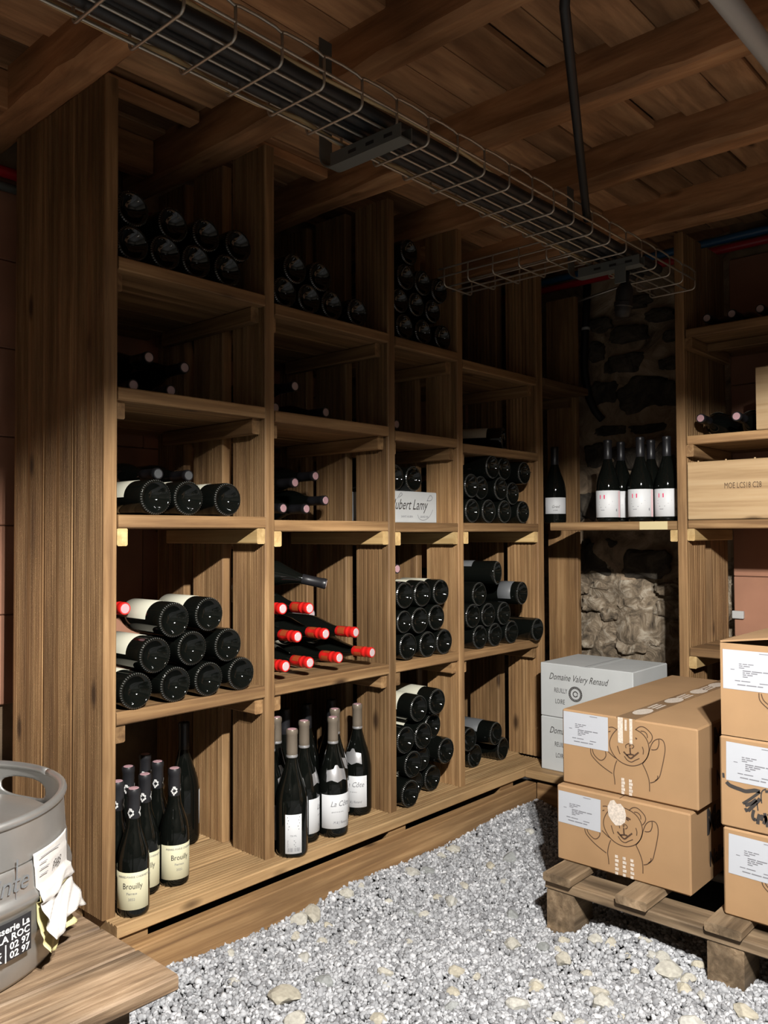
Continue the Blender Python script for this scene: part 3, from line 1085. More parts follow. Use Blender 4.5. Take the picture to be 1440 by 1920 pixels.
def red_band(t):
    c = [o for o in t.children if o.name.startswith('capsule')][0]
    r, h, rn = KINDS['big']
    f = MB().lathe([(rn + 0.0016, h - 0.060), (rn + 0.0019, h - 0.058), (rn + 0.0019, h - 0.036), (rn + 0.0016, h - 0.034)], 10, 0.2, 1.6)
    if 'b' not in _tv:
        _tv['b'] = f.mesh('gold_band', 'red_band')
    for a in (0.0, 2.1, 4.2):
        link_obj('gold_band', _tv['b'], c, (0, 0, 0), (0, 0, a))


for (x, y_, z, nm, yw) in ((1.527, 0.008, z4, 'bottom row leftmost', 0.0), (1.615, 0.005, z4, 'bottom row second', 0.0), (1.727, 0.0, z4 + 0.002, 'bottom row third', 0.03), (1.868, 0.0, z4 + 0.002, 'bottom row rightmost', 0.10),
                           (1.568, 0.004, z4 + 0.078, 'middle row left', 0.0), (1.672, 0.0, z4 + 0.077, 'middle row centre', 0.03), (1.797, 0.0, z4 + 0.070, 'middle row right', 0.10),
                           (1.527, 0.02, z4 + 0.158, 'top row left', 0.0), (1.615, 0.006, z4 + 0.154, 'top row right', 0.0)):
    bottle('red capsuled bottle lying neck outward, %s, fourth shelf of second bay' % nm, G6, 'big', (x, y_, z), 'neck', cap='red_cap', top='white_top', yaw=yw, turn=random.uniform(0, 6), extra=red_band,
           labels=[(0.06, 0.17, 2.2, 'dull_label', 1.4)])
bottle('black capsuled bottle pointing right above the red capsules, second bay', 'single bottles', 'big', (1.77, 0.10, 0.868), 'neck', cap='black_cap', top='white_top', yaw=0.75, pitch=0.22)
bottle('bottle with a pale tip lying low behind the red capsules, second bay', 'single bottles', 'big', (1.84, 0.24, 0.762), 'neck', cap='grey_cap', top='white_top', yaw=0.12)
o = MB().box((-0.05, -0.1, 0), (0.05, 0.1, 0.25), 0.002).obj('upright_carton', 'white_card', None, (1.66, 0.49, 0.612))
tag(o, 'plain grey carton standing at the back behind the red capsules', 'carton')

# second bay, deck: tall standing bottles
lach = Flat().text('La C\u00f4te', 0.022, -0.022, 0.089, shear=0.35, sx=0.85)
lach2 = Flat().text('grand vin de loire', 0.005, -0.018, 0.072).text('M & J Renard', 0.0105, -0.014, 0.040, shear=0.4, sx=0.8)
L_A = lach.cyl('label_print', 'grey_ink', None, 0.0435, 0, 0.0012)
L_B = lach2.cyl('label_print', 'grey_ink', None, 0.0435, 0, 0.0012)
bk = Flat()
for j, w in enumerate((0.034, 0.030, 0.034, 0.026, 0.030)):
    bk.rect(-w / 2, 0.108 - j * 0.008, w / 2, 0.1085 - j * 0.008 + 0.0016)
bk.text('750 ML', 0.006, -0.010, 0.058)
for j in range(4):
    bk.rect(-0.017, 0.046 - j * 0.005, -0.017 + 0.02 + 0.003 * (j % 2), 0.0475 - j * 0.005)
for k, w in enumerate((1, 2, 1, 1, 3, 1, 2)):
    u = -0.0165 + k * 0.0022
    bk.rect(u, 0.018, u + 0.0005 * w, 0.028)
    bk.rect(u + 0.018, 0.018, u + 0.018 + 0.0005 * w, 0.028)
L_BK = bk.cyl('label_print', 'grey_ink', None, 0.0435, 0, 0.0012)
# silver shield on the shoulder: a shaped patch that follows the bottle profile
def shield(kind):
    r, h, rn = KINDS[kind]
    prof = bottle_profile(r, h, rn)
    zs_ = [p[1] for p in prof[8:]]
    rs_ = [p[0] for p in prof[8:]]
    vs_, fs_ = [], []
    n, mrows = 13, 7
    for j in range(mrows):
        for i in range(n):
            s = i / (n - 1) * 2 - 1
            vtop = 0.190 + 0.006 * (1 - abs(s)) + (0.008 if abs(s) < 0.2 else 0)
            vbot = 0.158 + (0.006 * (1 - abs(abs(s) - 0.55) / 0.45))
            z = vbot + (vtop - vbot) * j / (mrows - 1)
            rr = float(np.interp(z, zs_, rs_)) + 0.0012
            a = s * 0.028 / 0.036
            vs_.append((rr * math.cos(a), rr * math.sin(a), z))
    for j in range(mrows - 1):
        for i in range(n - 1):
            fs_.append((j * n + i, j * n + i + 1, (j + 1) * n + i + 1, (j + 1) * n + i))
    return mk_mesh('shoulder_badge', vs_, fs_, 'silver', True)


SHD = shield('big')
band = MB().lathe([(0.0157, 0.335 - 0.0745), (0.0160, 0.335 - 0.073), (0.0160, 0.335 - 0.069), (0.0157, 0.335 - 0.0675)], 24).mesh('capsule_band', 'silver')
G7 = 'tall bottles standing on the deck of the second bay'
ST2 = [(1.532, -0.012, 'front', 'tall bottle turned to show its small back label, foremost in second bay'),
       (1.624, 0.040, 'side', 'tall taupe capsuled bottle directly behind the foremost one, second bay'),
       (1.712, 0.012, 'face', 'tall bottle with large white label and silver badge, centre of second bay'),
       (1.796, 0.090, 'face', 'tall taupe capsuled bottle half hidden behind the large white label'),
       (1.893, 0.088, 'right', 'tall bottle with white label standing rightmost in second bay'),
       (1.602, 0.136, 'left', 'tall taupe capsuled bottle at the left post with silver badge, second bay'),
       (1.528, 0.078, 'side', 'tall bottle mostly hidden behind the left post of second bay')]
for i, (x, y_, md, lb) in enumerate(ST2):
    vd = math.atan2(-1.75 - y_, -x)      # direction to the viewer's side of the room
    ang = {'front': vd + PI + 0.1, 'face': vd + 0.32, 'right': vd - 0.45, 'left': vd + 0.35, 'side': vd + 1.45}[md]
    t = bottle(lb, G7, 'big', (x, y_, DECK_Z), 'stand', 0.0, cap='taupe_cap', top='pink_top', labels=[(0.026, 0.122, 2.3, 'label', ang)],
               prints=[('label_print', L_A, 0), ('label_print', L_B, 0)])
    link_obj('shoulder_badge', SHD, t, (0, 0, 0), (0, 0, ang))
    c = [o for o in t.children if o.name.startswith('capsule')][0]
    link_obj('capsule_band', band, c)
    bl = link_obj('back_label', label_mesh('big', 0.012, 0.116, 1.05, 'label'), t, (0, 0, 0), (0, 0, ang + PI))
    link_obj('label_print', L_BK, bl)
G8 = 'dark bottles standing at the back of the second bay'
for x, y_, kd, lb in ((1.79, 0.21, 'big', 'dark capsuled bottle standing at the back centre of second bay'), (1.888, 0.20, 'big', 'dark bottle standing at the back right of second bay deck'), (1.695, 0.205, 'big', 'dark bottle standing behind the left group in second bay')):
    bottle(lb, G8, kd, (x, y_, DECK_Z), 'stand', 0, cap='black_cap', labels=[(0.03, 0.12, 2.2, 'label', random.uniform(1.5, 2.5))])

# third bay, top shelf
zb = 1.652 + 0.0437
T3 = [(2.046, zb, 'bottom row left'), (2.142, zb, 'bottom row centre'), (2.246, zb, 'bottom row right'),
      (2.024, zb + 0.082, 'second row left'), (2.106, zb + 0.086, 'second row centre'), (2.192, zb + 0.080, 'second row right'),
      (2.052, zb + 0.166, 'third row left'), (2.140, zb + 0.166, 'third row centre'), (2.228, zb + 0.158, 'third row right'), (2.070, zb + 0.253, 'topmost')]
for (x, z, nm) in T3:
    bottle('dark bottle lying base outward, %s, top shelf of third bay' % nm, G, 'mid' if 'second' in nm else 'big', (x, 0.012, z), 'base', knurl=True)
bottle('dark bottle with pale capsule alone on the second shelf of third bay', G2, 'mid', (2.10, 0.10, 1.39), 'neck', cap='black_cap', top='white_top')
# third shelf: printed carton with two bottles on it
ct = thing('wine_carton', 'white carton with black script lettering on third shelf of third bay', 'carton', (2.13, 0.20, 1.057))
MB().box((-0.135, -0.14, 0), (0.135, 0.14, 0.106), 0.003).obj('carton_body', 'white_card', ct)
FO = (-0.135, -0.14, 0)
Flat().text('Hubert Lamy', 0.050, 0.022, 0.045, shear=0.42, sx=0.72).plane('carton_print', 'ink', ct, FO, *NY)
Flat().line([(0.215, 0.075), (0.232, 0.095), (0.245, 0.088), (0.236, 0.078), (0.216, 0.077)], 0.002).line([(0.247, 0.046), (0.228, 0.022), (0.20, 0.010), (0.175, 0.014), (0.165, 0.028)], 0.0016).line([(0.062, 0.080), (0.078, 0.099), (0.086, 0.094), (0.07, 0.084)], 0.002).plane('carton_flourish', 'grey_ink', ct, FO, *NY)
Flat().text('SAINT-AUBIN', 0.010, 0.08, 0.018).text('GRAND VIN', 0.010, 0.178, 0.018, sx=0.8).plane('carton_print', 'grey_ink', ct, FO, *NY)
for x, nm in ((2.052, 'left'), (2.146, 'right')):
    bottle('%s of two dark bottles lying base outward on the printed white carton' % nm, 'two bottles on the printed carton', 'big', (x, 0.062, 1.057 + 0.106 + 0.0437), 'base', knurl=True)

# third bay, fourth shelf
G9 = 'bottles stacked base outward on the fourth shelf of the third bay'
for (x, z, nm) in ((2.040, z4 + 0.003, 'bottom row left'), (2.140, z4, 'bottom row centre'), (2.228, z4, 'bottom row right'), (2.025, z4 + 0.083, 'middle row left'), (2.100, z4 + 0.0815, 'middle row centre'), (2.187, z4 + 0.0845, 'middle row right'),
                   (2.026, z4 + 0.168, 'top row left'), (2.114, z4 + 0.168, 'top row centre'), (2.212, z4 + 0.168, 'top row right')):
    kd = 'big'
    if nm in ('middle row left',):
        z += 0.0
        kd = 'slim'
        x -= 0.003
    bottle('dark bottle lying base outward, %s, fourth shelf of third bay' % nm, G9, kd, (x, 0.0, z), 'base', knurl=True,
           labels=[(0.055, 0.17, 2.0, 'dull_label', UP)] if nm.startswith('top') else ())
bottle('bottle with violet capsule lying neck outward on top, fourth shelf of third bay', G9, 'mid', (2.055, 0.06, z4 + 0.25), 'neck', cap='black_cap', top='pink_top')
# third bay, deck
G10 = 'bottles heaped on the deck of the third bay'
for (x, y_, z, nm, lb) in ((2.034, -0.012, 0.193, 'at the front bottom left', 1), (2.122, 0.045, 0.194, 'second at the bottom', 0), (2.210, 0.04, 0.194, 'at the bottom right', 1), (2.062, 0.0, 0.278, 'lower left, second up', 1),
                           (2.222, -0.01, 0.292, 'far right, halfway up', 1), (2.140, 0.03, 0.277, 'centre, second row', 0), (2.026, 0.0, 0.362, 'left edge, third up', 0), (2.114, 0.0, 0.360, 'centre, third up', 1),
                           (2.200, 0.03, 0.373, 'right, third up', 0), (2.092, 0.0, 0.452, 'top left with emblem capsule', 1), (2.188, 0.0, 0.460, 'top right', 1)):
    bottle('dark bottle heaped base outward, %s, deck of third bay' % nm, G10, 'big', (x, y_, z), 'base', knurl=True, labels=[(0.06, 0.17, 2.1, 'dull_label', UP - 0.6)] if lb else ())

# fourth bay
bottle('single dark bottle with ivory label lying slanted on second shelf, fourth bay', 'single bottles', 'big', (2.645, 0.035, 1.336 + 0.0437), 'base', yaw=0.40, knurl=True, labels=[(0.06, 0.17, 2.0, 'dull_label', UP - 0.5)])
G11 = 'bottles stacked base outward on the third shelf of the fourth bay'
zc = 1.058 + 0.0437
for (x, y_, z, nm) in ((2.393, 0.0, zc, 'bottom row leftmost'), (2.494, 0.0, zc, 'bottom row second'), (2.596, 0.0, zc, 'bottom row third'), (2.722, 0.0, zc, 'bottom row rightmost'),
                       (2.390, 0.0, zc + 0.0885, 'middle row leftmost'), (2.475, 0.02, zc + 0.0855, 'middle row second'), (2.572, 0.0, zc + 0.0845, 'middle row third'), (2.666, 0.01, zc + 0.07, 'middle row rightmost'),
                       (2.520, 0.0, zc + 0.162, 'top row left'), (2.614, 0.012, zc + 0.162, 'top row centre'), (2.732, 0.0, zc + 0.151, 'top row right')):
    bottle('dark bottle lying base outward, %s, third shelf of fourth bay' % nm, G11, 'big', (x, y_, z), 'base', knurl=True)
sheet = MB().box((-0.19, -0.004, 0), (0.19, 0.004, 0.17), 0.001).obj('carton_sheet', 'dull_label', None, (2.56, 0.37, 1.058))
tag(sheet, 'pale carton sheet standing behind the stacked bottles, third shelf of fourth bay', 'sheet')
G12 = 'bottles piled on the fourth shelf of the fourth bay'
z44 = 0.608 + 0.0437
for (x, y_, z, nm, yw) in ((2.434, 0.0, z44, 'bottom row left', 0.0), (2.528, 0.0, z44, 'bottom row second', 0.0), (2.636, 0.0, z44, 'bottom row third', 0.0), (2.392, 0.0, z44 + 0.078, 'middle row left', 0.0),
                           (2.486, 0.0, z44 + 0.075, 'middle row centre', 0.0), (2.586, 0.0, z44 + 0.073, 'middle row right', 0.0), (2.432, 0.0, z44 + 0.153, 'third row left', 0.0)):
    bottle('dark bottle lying base outward, %s, fourth shelf of fourth bay' % nm, G12, 'big', (x, y_, z), 'base', knurl=True, yaw=yw)
bottle('dark bottle jutting out at the right end, fourth shelf of fourth bay', G12, 'big', (2.770, -0.03, z44), 'base', yaw=0.02, knurl=True)
bottle('dark bottle with grey label near its base, third row right, fourth bay', G12, 'big', (2.664, -0.03, z44 + 0.145), 'base', yaw=0.08, knurl=True, labels=[(0.03, 0.085, 1.9, 'grey_cap', UP - 1.1)])
bottle('dark bottle lying slanted topmost on the pile, fourth shelf of fourth bay', G12, 'big', (2.54, -0.005, z44 + 0.225), 'base', yaw=0.25, knurl=True, labels=[(0.09, 0.17, 2.0, 'grey_cap', UP)])
G13 = 'bottles piled on the deck of the fourth bay'
for (x, y_, z, nm, yw, lb) in ((2.418, 0.11, 0.194, 'bottom left', 0.0, 0), (2.535, 0.10, 0.194, 'bottom centre', 0.0, 0), (2.690, 0.08, 0.194, 'bottom right', 0.1, 0), (2.475, 0.08, 0.268, 'middle left', 0.0, 0), (2.615, 0.06, 0.268, 'middle right with grey label', 0.05, 1), (2.46, 0.12, 0.357, 'topmost', 0.05, 0)):
    bottle('dark bottle lying base outward, %s, deck of fourth bay' % nm, G13, 'big', (x, y_, z), 'base', yaw=yw, knurl=True, labels=[(0.06, 0.17, 2.0, 'grey_cap', UP - 0.4)] if lb else ())

# niche shelf: bottles with white labels and crimson squares
nl = Flat().rect(-0.030, 0.088, -0.010, 0.103)
N_A = nl.cyl('label_logo', 'pink_ink', None, 0.0452, 0, 0.0012)
nl3 = Flat().line([(-0.027, 0.091), (-0.023, 0.1), (-0.020, 0.092), (-0.016, 0.1), (-0.013, 0.092)], 0.0006, 1)
N_C = nl3.cyl('label_logo', 'white_ink', None, 0.0452, 0, 0.0016)
nl2 = Flat()
for j, (a, b) in enumerate(((-0.034, 0.018), (-0.034, 0.006), (-0.028, -0.006), (-0.026, -0.012))):
    nl2.rect(a, 0.076 - 0.0105 * j, b, 0.0778 - 0.0105 * j)
nl2.disc(0.034, 0.045, 0.0022, 0.006, 8)
N_B = nl2.cyl('label_print', 'grey_ink', None, 0.0452, 0, 0.0012)
N_D = Flat().rect(0.044, 0.018, 0.056, 0.118).cyl('label_stripe', 'pale_pink', None, 0.0452, 0, 0.0012)
G14 = 'white labelled bottles standing in the corner niche'
for x, y_, lb in ((2.945, -0.238, 'leftmost front bottle with crimson square on white label, corner niche shelf'),
                  (3.04, -0.245, 'bottle peeping between the two front white labelled bottles in the niche'),
                  (2.940, -0.372, 'middle front bottle with crimson square on white label, corner niche shelf'),
                  (2.985, -0.455, 'rightmost bottle with crimson square label beside the post, corner niche'),
                  (3.06, -0.36, 'bottle at the back of the niche group behind the middle one')):
    vd = math.atan2(-1.75 - y_, -x)
    ang = vd - 0.05
    bottle(lb, G14, 'niche', (x, y_, 1.062), 'stand', 0.0, cap='black_cap', labels=[(0.018, 0.120, 2.75, 'label', ang)],
           prints=[('label_logo', N_A, 0), ('label_logo', N_C, 0), ('label_print', N_B, 0), ('label_stripe', N_D, 0)])
NL = Flat().text('Gr\u00e9sil', 0.016, -0.018, 0.062, shear=0.4, sx=0.8).text('LOIRE', 0.007, -0.012, 0.05)
bottle('bottle with white script label half hidden behind the corner post', 'single bottles', 'niche', (3.03, 0.045, 1.062), 'stand', 0.0, cap='black_cap', labels=[(0.038, 0.105, 2.2, 'label', math.atan2(-1.75, -3.03) + 0.1)],
       prints=[('label_print', NL.cyl('label_print', 'ink', None, 0.0452, 0, 0.0012), 0)])

# short rack: top shelf necks, second shelf bottles and crates
G15 = 'bottles lying neck outward on the short rack'
RYM = Matrix.Rotation(-PI / 2, 3, 'Z')
for x, y_, z, kd, tp, lb in ((2.93, -0.632, 1.736 + 0.0415, 'mid', 'white_top', 'bottle with pale capsule end, left of three, top shelf of short rack'),
                             (2.93, -0.718, 1.736 + 0.0415, 'mid', 'white_top', 'bottle with pale capsule end, middle of three, top shelf of short rack'),
                             (2.93, -0.812, 1.736 + 0.0415, 'mid', 'white_top', 'bottle with pale capsule end, right of three, top shelf of short rack'),
                             (2.885, -0.622, 1.359 + 0.060, 'niche', 'pink_top', 'bottle with pink capsule end, left one, second shelf of short rack'),
                             (2.885, -0.744, 1.359 + 0.055, 'niche', 'pink_top', 'bottle with pink capsule end, right one, second shelf of short rack')):
    bottle(lb, G15, kd, (x, y_, z), 'neck', cap='black_cap', top=tp, yaw=-PI / 2, pitch=0.0 if kd == 'mid' else -0.05, labels=[(0.05, 0.16, 1.2, 'dull_label', PI / 2 + 0.1)] if kd == 'niche' else ())


def wooden_crate(label, loc, W, D, H, text=None):
    """open pine case, front face on the -X side, loc = front-left-bottom corner (largest y)"""
    t = thing('wooden_crate', label, 'crate', (loc[0] + D / 2, loc[1] - W / 2, loc[2]))
    T = 0.010
    board('front_panel', W, H, T, 'crate', t, (loc[0] + T, loc[1], loc[2]), R_FRONT_Y)
    board('back_panel', W, H, T, 'crate', t, (loc[0] + D, loc[1], loc[2]), R_FRONT_Y)
    board('side_panel', D - 2 * T - 0.002, H, T, 'crate', t, (loc[0] + T + 0.001, loc[1], loc[2]), R_FRONT_X)
    board('side_panel', D - 2 * T - 0.002, H, T, 'crate', t, (loc[0] + T + 0.001, loc[1] - W + T, loc[2]), R_FRONT_X)
    board('lid', W, D - 2 * T - 0.002, 0.008, 'crate', t, (loc[0] + D - T - 0.001, loc[1] - W, loc[2] + H - 0.012), R_ALONG_Y)
    if text:
        Flat().text(text, 0.028, 0.125, H * 0.52, sx=0.62).plane('stamped_code', 'brown_ink', t, rel(t, loc), *NX, off=0.0008)
    for y_ in (0.03, 0.125, 0.22, 0.31):
        k = MB().lathe([(0.0, -0.004), (0.003, -0.002), (0.003, 0.005), (0.0, 0.006)], 8)
        k.obj('nail_stub', 'crate', t, rel(t, (loc[0] + 0.02, loc[1] - y_, loc[2] + H)))
    return t


wooden_crate('pale pine wine crate stamped with a dark code, on third shelf of short rack', (2.862, -0.583, 1.0655), 0.40, 0.30, 0.200, 'MOE LCS18 C28')
wooden_crate('plain pale pine crate at the picture edge, second shelf of short rack', (2.862, -0.816, 1.3595), 0.40, 0.30, 0.208)
o = MB().box((0, -0.022, 0), (0.014, 0.022, 0.03), 0.002).obj('socket_box', 'grey_pipe', None, (3.325, -0.583, 0.685))
tag(o, 'small grey electrical box low on the terracotta wall', 'socket')

# ------------------------------------------------------------------ white cartons on the low deck
for i, z in enumerate((DECK_Z, DECK_Z + 0.1965)):
    t = thing('wine_carton', ['lower white carton with black script standing on the low deck', 'upper white carton with black script lettering and round seal'][i], 'carton', (2.83, -0.27, z))
    MB().box((-0.14, -0.183, 0.0005), (0.14, 0.183, 0.1955), 0.003).obj('carton_body', 'white_card', t)
    fo = (-0.14, 0.183, 0)
    Flat().text('Domaine Valery Renaud', 0.034, 0.036, 0.138, shear=0.45, sx=0.70).plane('carton_print', 'ink', t, fo, *NX)
    Flat().text('REUILLY', 0.024, 0.058, 0.092, sx=0.62).text('LOIRE', 0.024, 0.062, 0.052, sx=0.62).plane('carton_print', 'ink', t, fo, *NX)
    f = Flat()
    for k in range(26):
        a = 2 * PI * k / 26
        f.line([(0.145 + 0.019 * math.cos(a), 0.094 + 0.019 * math.sin(a)), (0.145 + 0.026 * math.cos(a), 0.094 + 0.026 * math.sin(a))], 0.0042, 1)
    f.line([(0.145 + 0.0265 * math.cos(q * 0.3), 0.094 + 0.0265 * math.sin(q * 0.3)) for q in range(22)], 0.002)
    f.line([(0.145 + 0.009 * math.cos(q * 0.5), 0.094 + 0.009 * math.sin(q * 0.5)) for q in range(13)], 0.0035)
    f.plane('carton_seal', 'ink', t, fo, *NX)
    MB().box((-0.14, -0.022, 0.1955), (0.14, 0.022, 0.1962)).obj('carton_tape', 'white_card', t)
    MB().box((-0.139, -0.0015, 0.19615), (0.139, 0.0015, 0.1965)).obj('flap_seam', 'grey_ink', t)

# ------------------------------------------------------------------ pallet and brown boxes
pal = thing('pallet', 'worn wooden pallet on the gravel under the brown boxes', 'pallet', (2.30, -1.0, 0))
PX = 1.907
PY = [(-0.582, -0.662), (-0.784, -0.864), (-1.0, -1.082), (-1.22, -1.30), (-1.42, -1.50)]
for k in (0, 2, 4):
    for xx in (PX + 0.004, PX + 0.33, PX + 0.62):
        board('block', 0.095, PY[k][0] - PY[k][1], 0.101, 'pallet', pal, (xx, PY[k][1], -0.006))
    board('bottom_board', 0.72, 0.085, 0.018, 'pallet', pal, (PX, PY[k][1] - 0.002, -0.022))
for xx in (PX, PX + 0.33, PX + 0.62):
    board('stringer_board', 0.925, 0.10, 0.0245, 'pallet', pal, (xx + 0.10, -1.505, 0.106 - 0.0105), R_ALONG_Y)
for a, b in PY:
    board('deck_board', 0.74, a - b, 0.0215, 'pallet', pal, (PX - 0.012 + random.uniform(-0.005, 0.003), b, 0.121), R_ID)
PALZ = 0.1425

BEAR = [
    [(0.165, 0.171), (0.149, 0.153), (0.140, 0.131), (0.144, 0.111), (0.159, 0.092), (0.180, 0.082), (0.204, 0.081), (0.227, 0.091), (0.242, 0.108), (0.248, 0.127), (0.245, 0.148), (0.234, 0.164), (0.218, 0.173), (0.196, 0.177), (0.165, 0.171)],
    [(0.212, 0.174), (0.223, 0.183), (0.236, 0.184), (0.251, 0.174), (0.257, 0.164), (0.255, 0.154), (0.248, 0.145)],
    [(0.226, 0.173), (0.236, 0.173), (0.243, 0.167), (0.244, 0.158)],
    [(0.160, 0.167), (0.149, 0.171), (0.138, 0.169)], [(0.137, 0.157), (0.143, 0.160)],
    [(0.186, 0.123), (0.185, 0.130), (0.192, 0.135), (0.201, 0.136), (0.207, 0.132), (0.205, 0.127), (0.201, 0.125)],
    [(0.197, 0.127), (0.195, 0.132), (0.200, 0.132)],
    [(0.181, 0.102), (0.189, 0.093), (0.200, 0.090), (0.210, 0.096), (0.222, 0.103)],
    [(0.162, 0.125), (0.165, 0.115), (0.169, 0.105)], [(0.230, 0.134), (0.233, 0.125), (0.232, 0.115)],
    [(0.167, 0.150), (0.175, 0.148), (0.183, 0.146), (0.200, 0.149)],
    [(0.160, 0.087), (0.154, 0.071), (0.151, 0.053), (0.153, 0.037), (0.154, 0.024)],
    [(0.230, 0.091), (0.239, 0.075), (0.246, 0.057), (0.248, 0.042), (0.248, 0.025)],
    [(0.085, 0.106), (0.087, 0.090), (0.101, 0.076), (0.121, 0.063), (0.147, 0.051)],
    [(0.090, 0.105), (0.095, 0.091), (0.110, 0.080), (0.121, 0.082), (0.129, 0.093), (0.128, 0.105)],
    [(0.135, 0.106), (0.150, 0.096), (0.159, 0.092)],
    [(0.248, 0.125), (0.253, 0.140), (0.259, 0.151), (0.267, 0.158), (0.279, 0.161), (0.287, 0.155), (0.290, 0.138), (0.286, 0.112), (0.280, 0.086), (0.274, 0.066), (0.261, 0.052), (0.250, 0.047)],
    [(0.274, 0.159), (0.274, 0.147), (0.269, 0.135), (0.260, 0.131), (0.254, 0.131)], [(0.270, 0.069), (0.269, 0.061), (0.263, 0.055)], [(0.248, 0.125), (0.242, 0.108), (0.230, 0.091)]]
BEAR_BOLD = [[(0.197, 0.126), (0.197, 0.117), (0.198, 0.110)], [(0.179, 0.113), (0.187, 0.106), (0.198, 0.099), (0.208, 0.107), (0.220, 0.118)], [(0.187, 0.106), (0.198, 0.109), (0.207, 0.109)], [(0.203, 0.154), (0.209, 0.154), (0.216, 0.151)], [(0.204, 0.151), (0.211, 0.148)]]
PLUME = [[(0.008, 0.122), (0.009, 0.111)], [(0.015, 0.103), (0.022, 0.097), (0.033, 0.094), (0.045, 0.092), (0.057, 0.090), (0.069, 0.093), (0.079, 0.096), (0.089, 0.095)], [(0.089, 0.095), (0.069, 0.076), (0.051, 0.061)], [(0.081, 0.076), (0.069, 0.065), (0.056, 0.058)], [(0.089, 0.080), (0.079, 0.067), (0.062, 0.047)],
         [(0.075, 0.052), (0.072, 0.038), (0.075, 0.030), (0.080, 0.033)], [(0.087, 0.045), (0.084, 0.033), (0.083, 0.022)], [(0.091, 0.031), (0.094, 0.045)], [(0.102, 0.104), (0.094, 0.098), (0.091, 0.087), (0.092, 0.070)], [(0.082, 0.068), (0.084, 0.052)], [(0.097, 0.043), (0.101, 0.038), (0.095, 0.025)], [(0.056, 0.052), (0.060, 0.044)]]
PLUME_W = [0.004, 0.0065, 0.0045, 0.006, 0.006, 0.005, 0.0055, 0.005, 0.002, 0.002, 0.005, 0.0045]


def ship_label(t, fo, u, v, w, h, tilt=0.0, seed=0):
    """white address sticker with lines of small print; (u, v) is its top-left corner"""
    rs = random.Random(seed)
    c, s = math.cos(tilt), math.sin(tilt)
    ua = Vector(NX[0]) * c + Vector(NX[1]) * s
    va = Vector(NX[1]) * c - Vector(NX[0]) * s
    org = Vector(fo) + Vector(NX[0]) * u + Vector(NX[1]) * v
    sk = Flat().rect(0, -h, w, 0).plane('address_sticker', 'paper', t, org, ua, va, 0.0008)
    f = Flat()

    def words_(u0, v0, lens, hh):
        for L in lens:
            f.rect(u0, v0, u0 + L, v0 + hh)
            u0 += L + 0.0022
    words_(w * .27, -h * .35, (0.006, 0.010, 0.012), 0.0018)
    words_(w * .27, -h * .40, (0.008, 0.014), 0.0018)
    words_(w * .27, -h * .45, (0.012,), 0.0018)
    words_(w * .13, -h * .50, (0.009,), 0.0014)
    words_(w * .33, -h * .52, (0.018, 0.022, 0.014), 0.0022)
    words_(w * .33, -h * .57, (0.005, 0.009, 0.014), 0.0022)
    words_(w * .33, -h * .62, (0.008, 0.012), 0.0022)
    words_(w * .33, -h * .67, (0.011,), 0.0020)
    words_(w * .20, -h * .78, (0.012, 0.020), 0.0018)
    words_(w * .60, -h * .80, (0.018,), 0.0018)
    words_(w * .24, -h * .88, (0.018, 0.022, 0.012), 0.0022)
    f.plane('sticker_print', 'grey_ink', sk, org, ua, va, 0.0014)
    f = Flat().rect(w * .60, -h * .06, w * .60 + 0.022, -h * .06 + 0.0014)
    f.plane('sticker_print', 'grey_ink', sk, org, ua, va, 0.0014)
    return sk


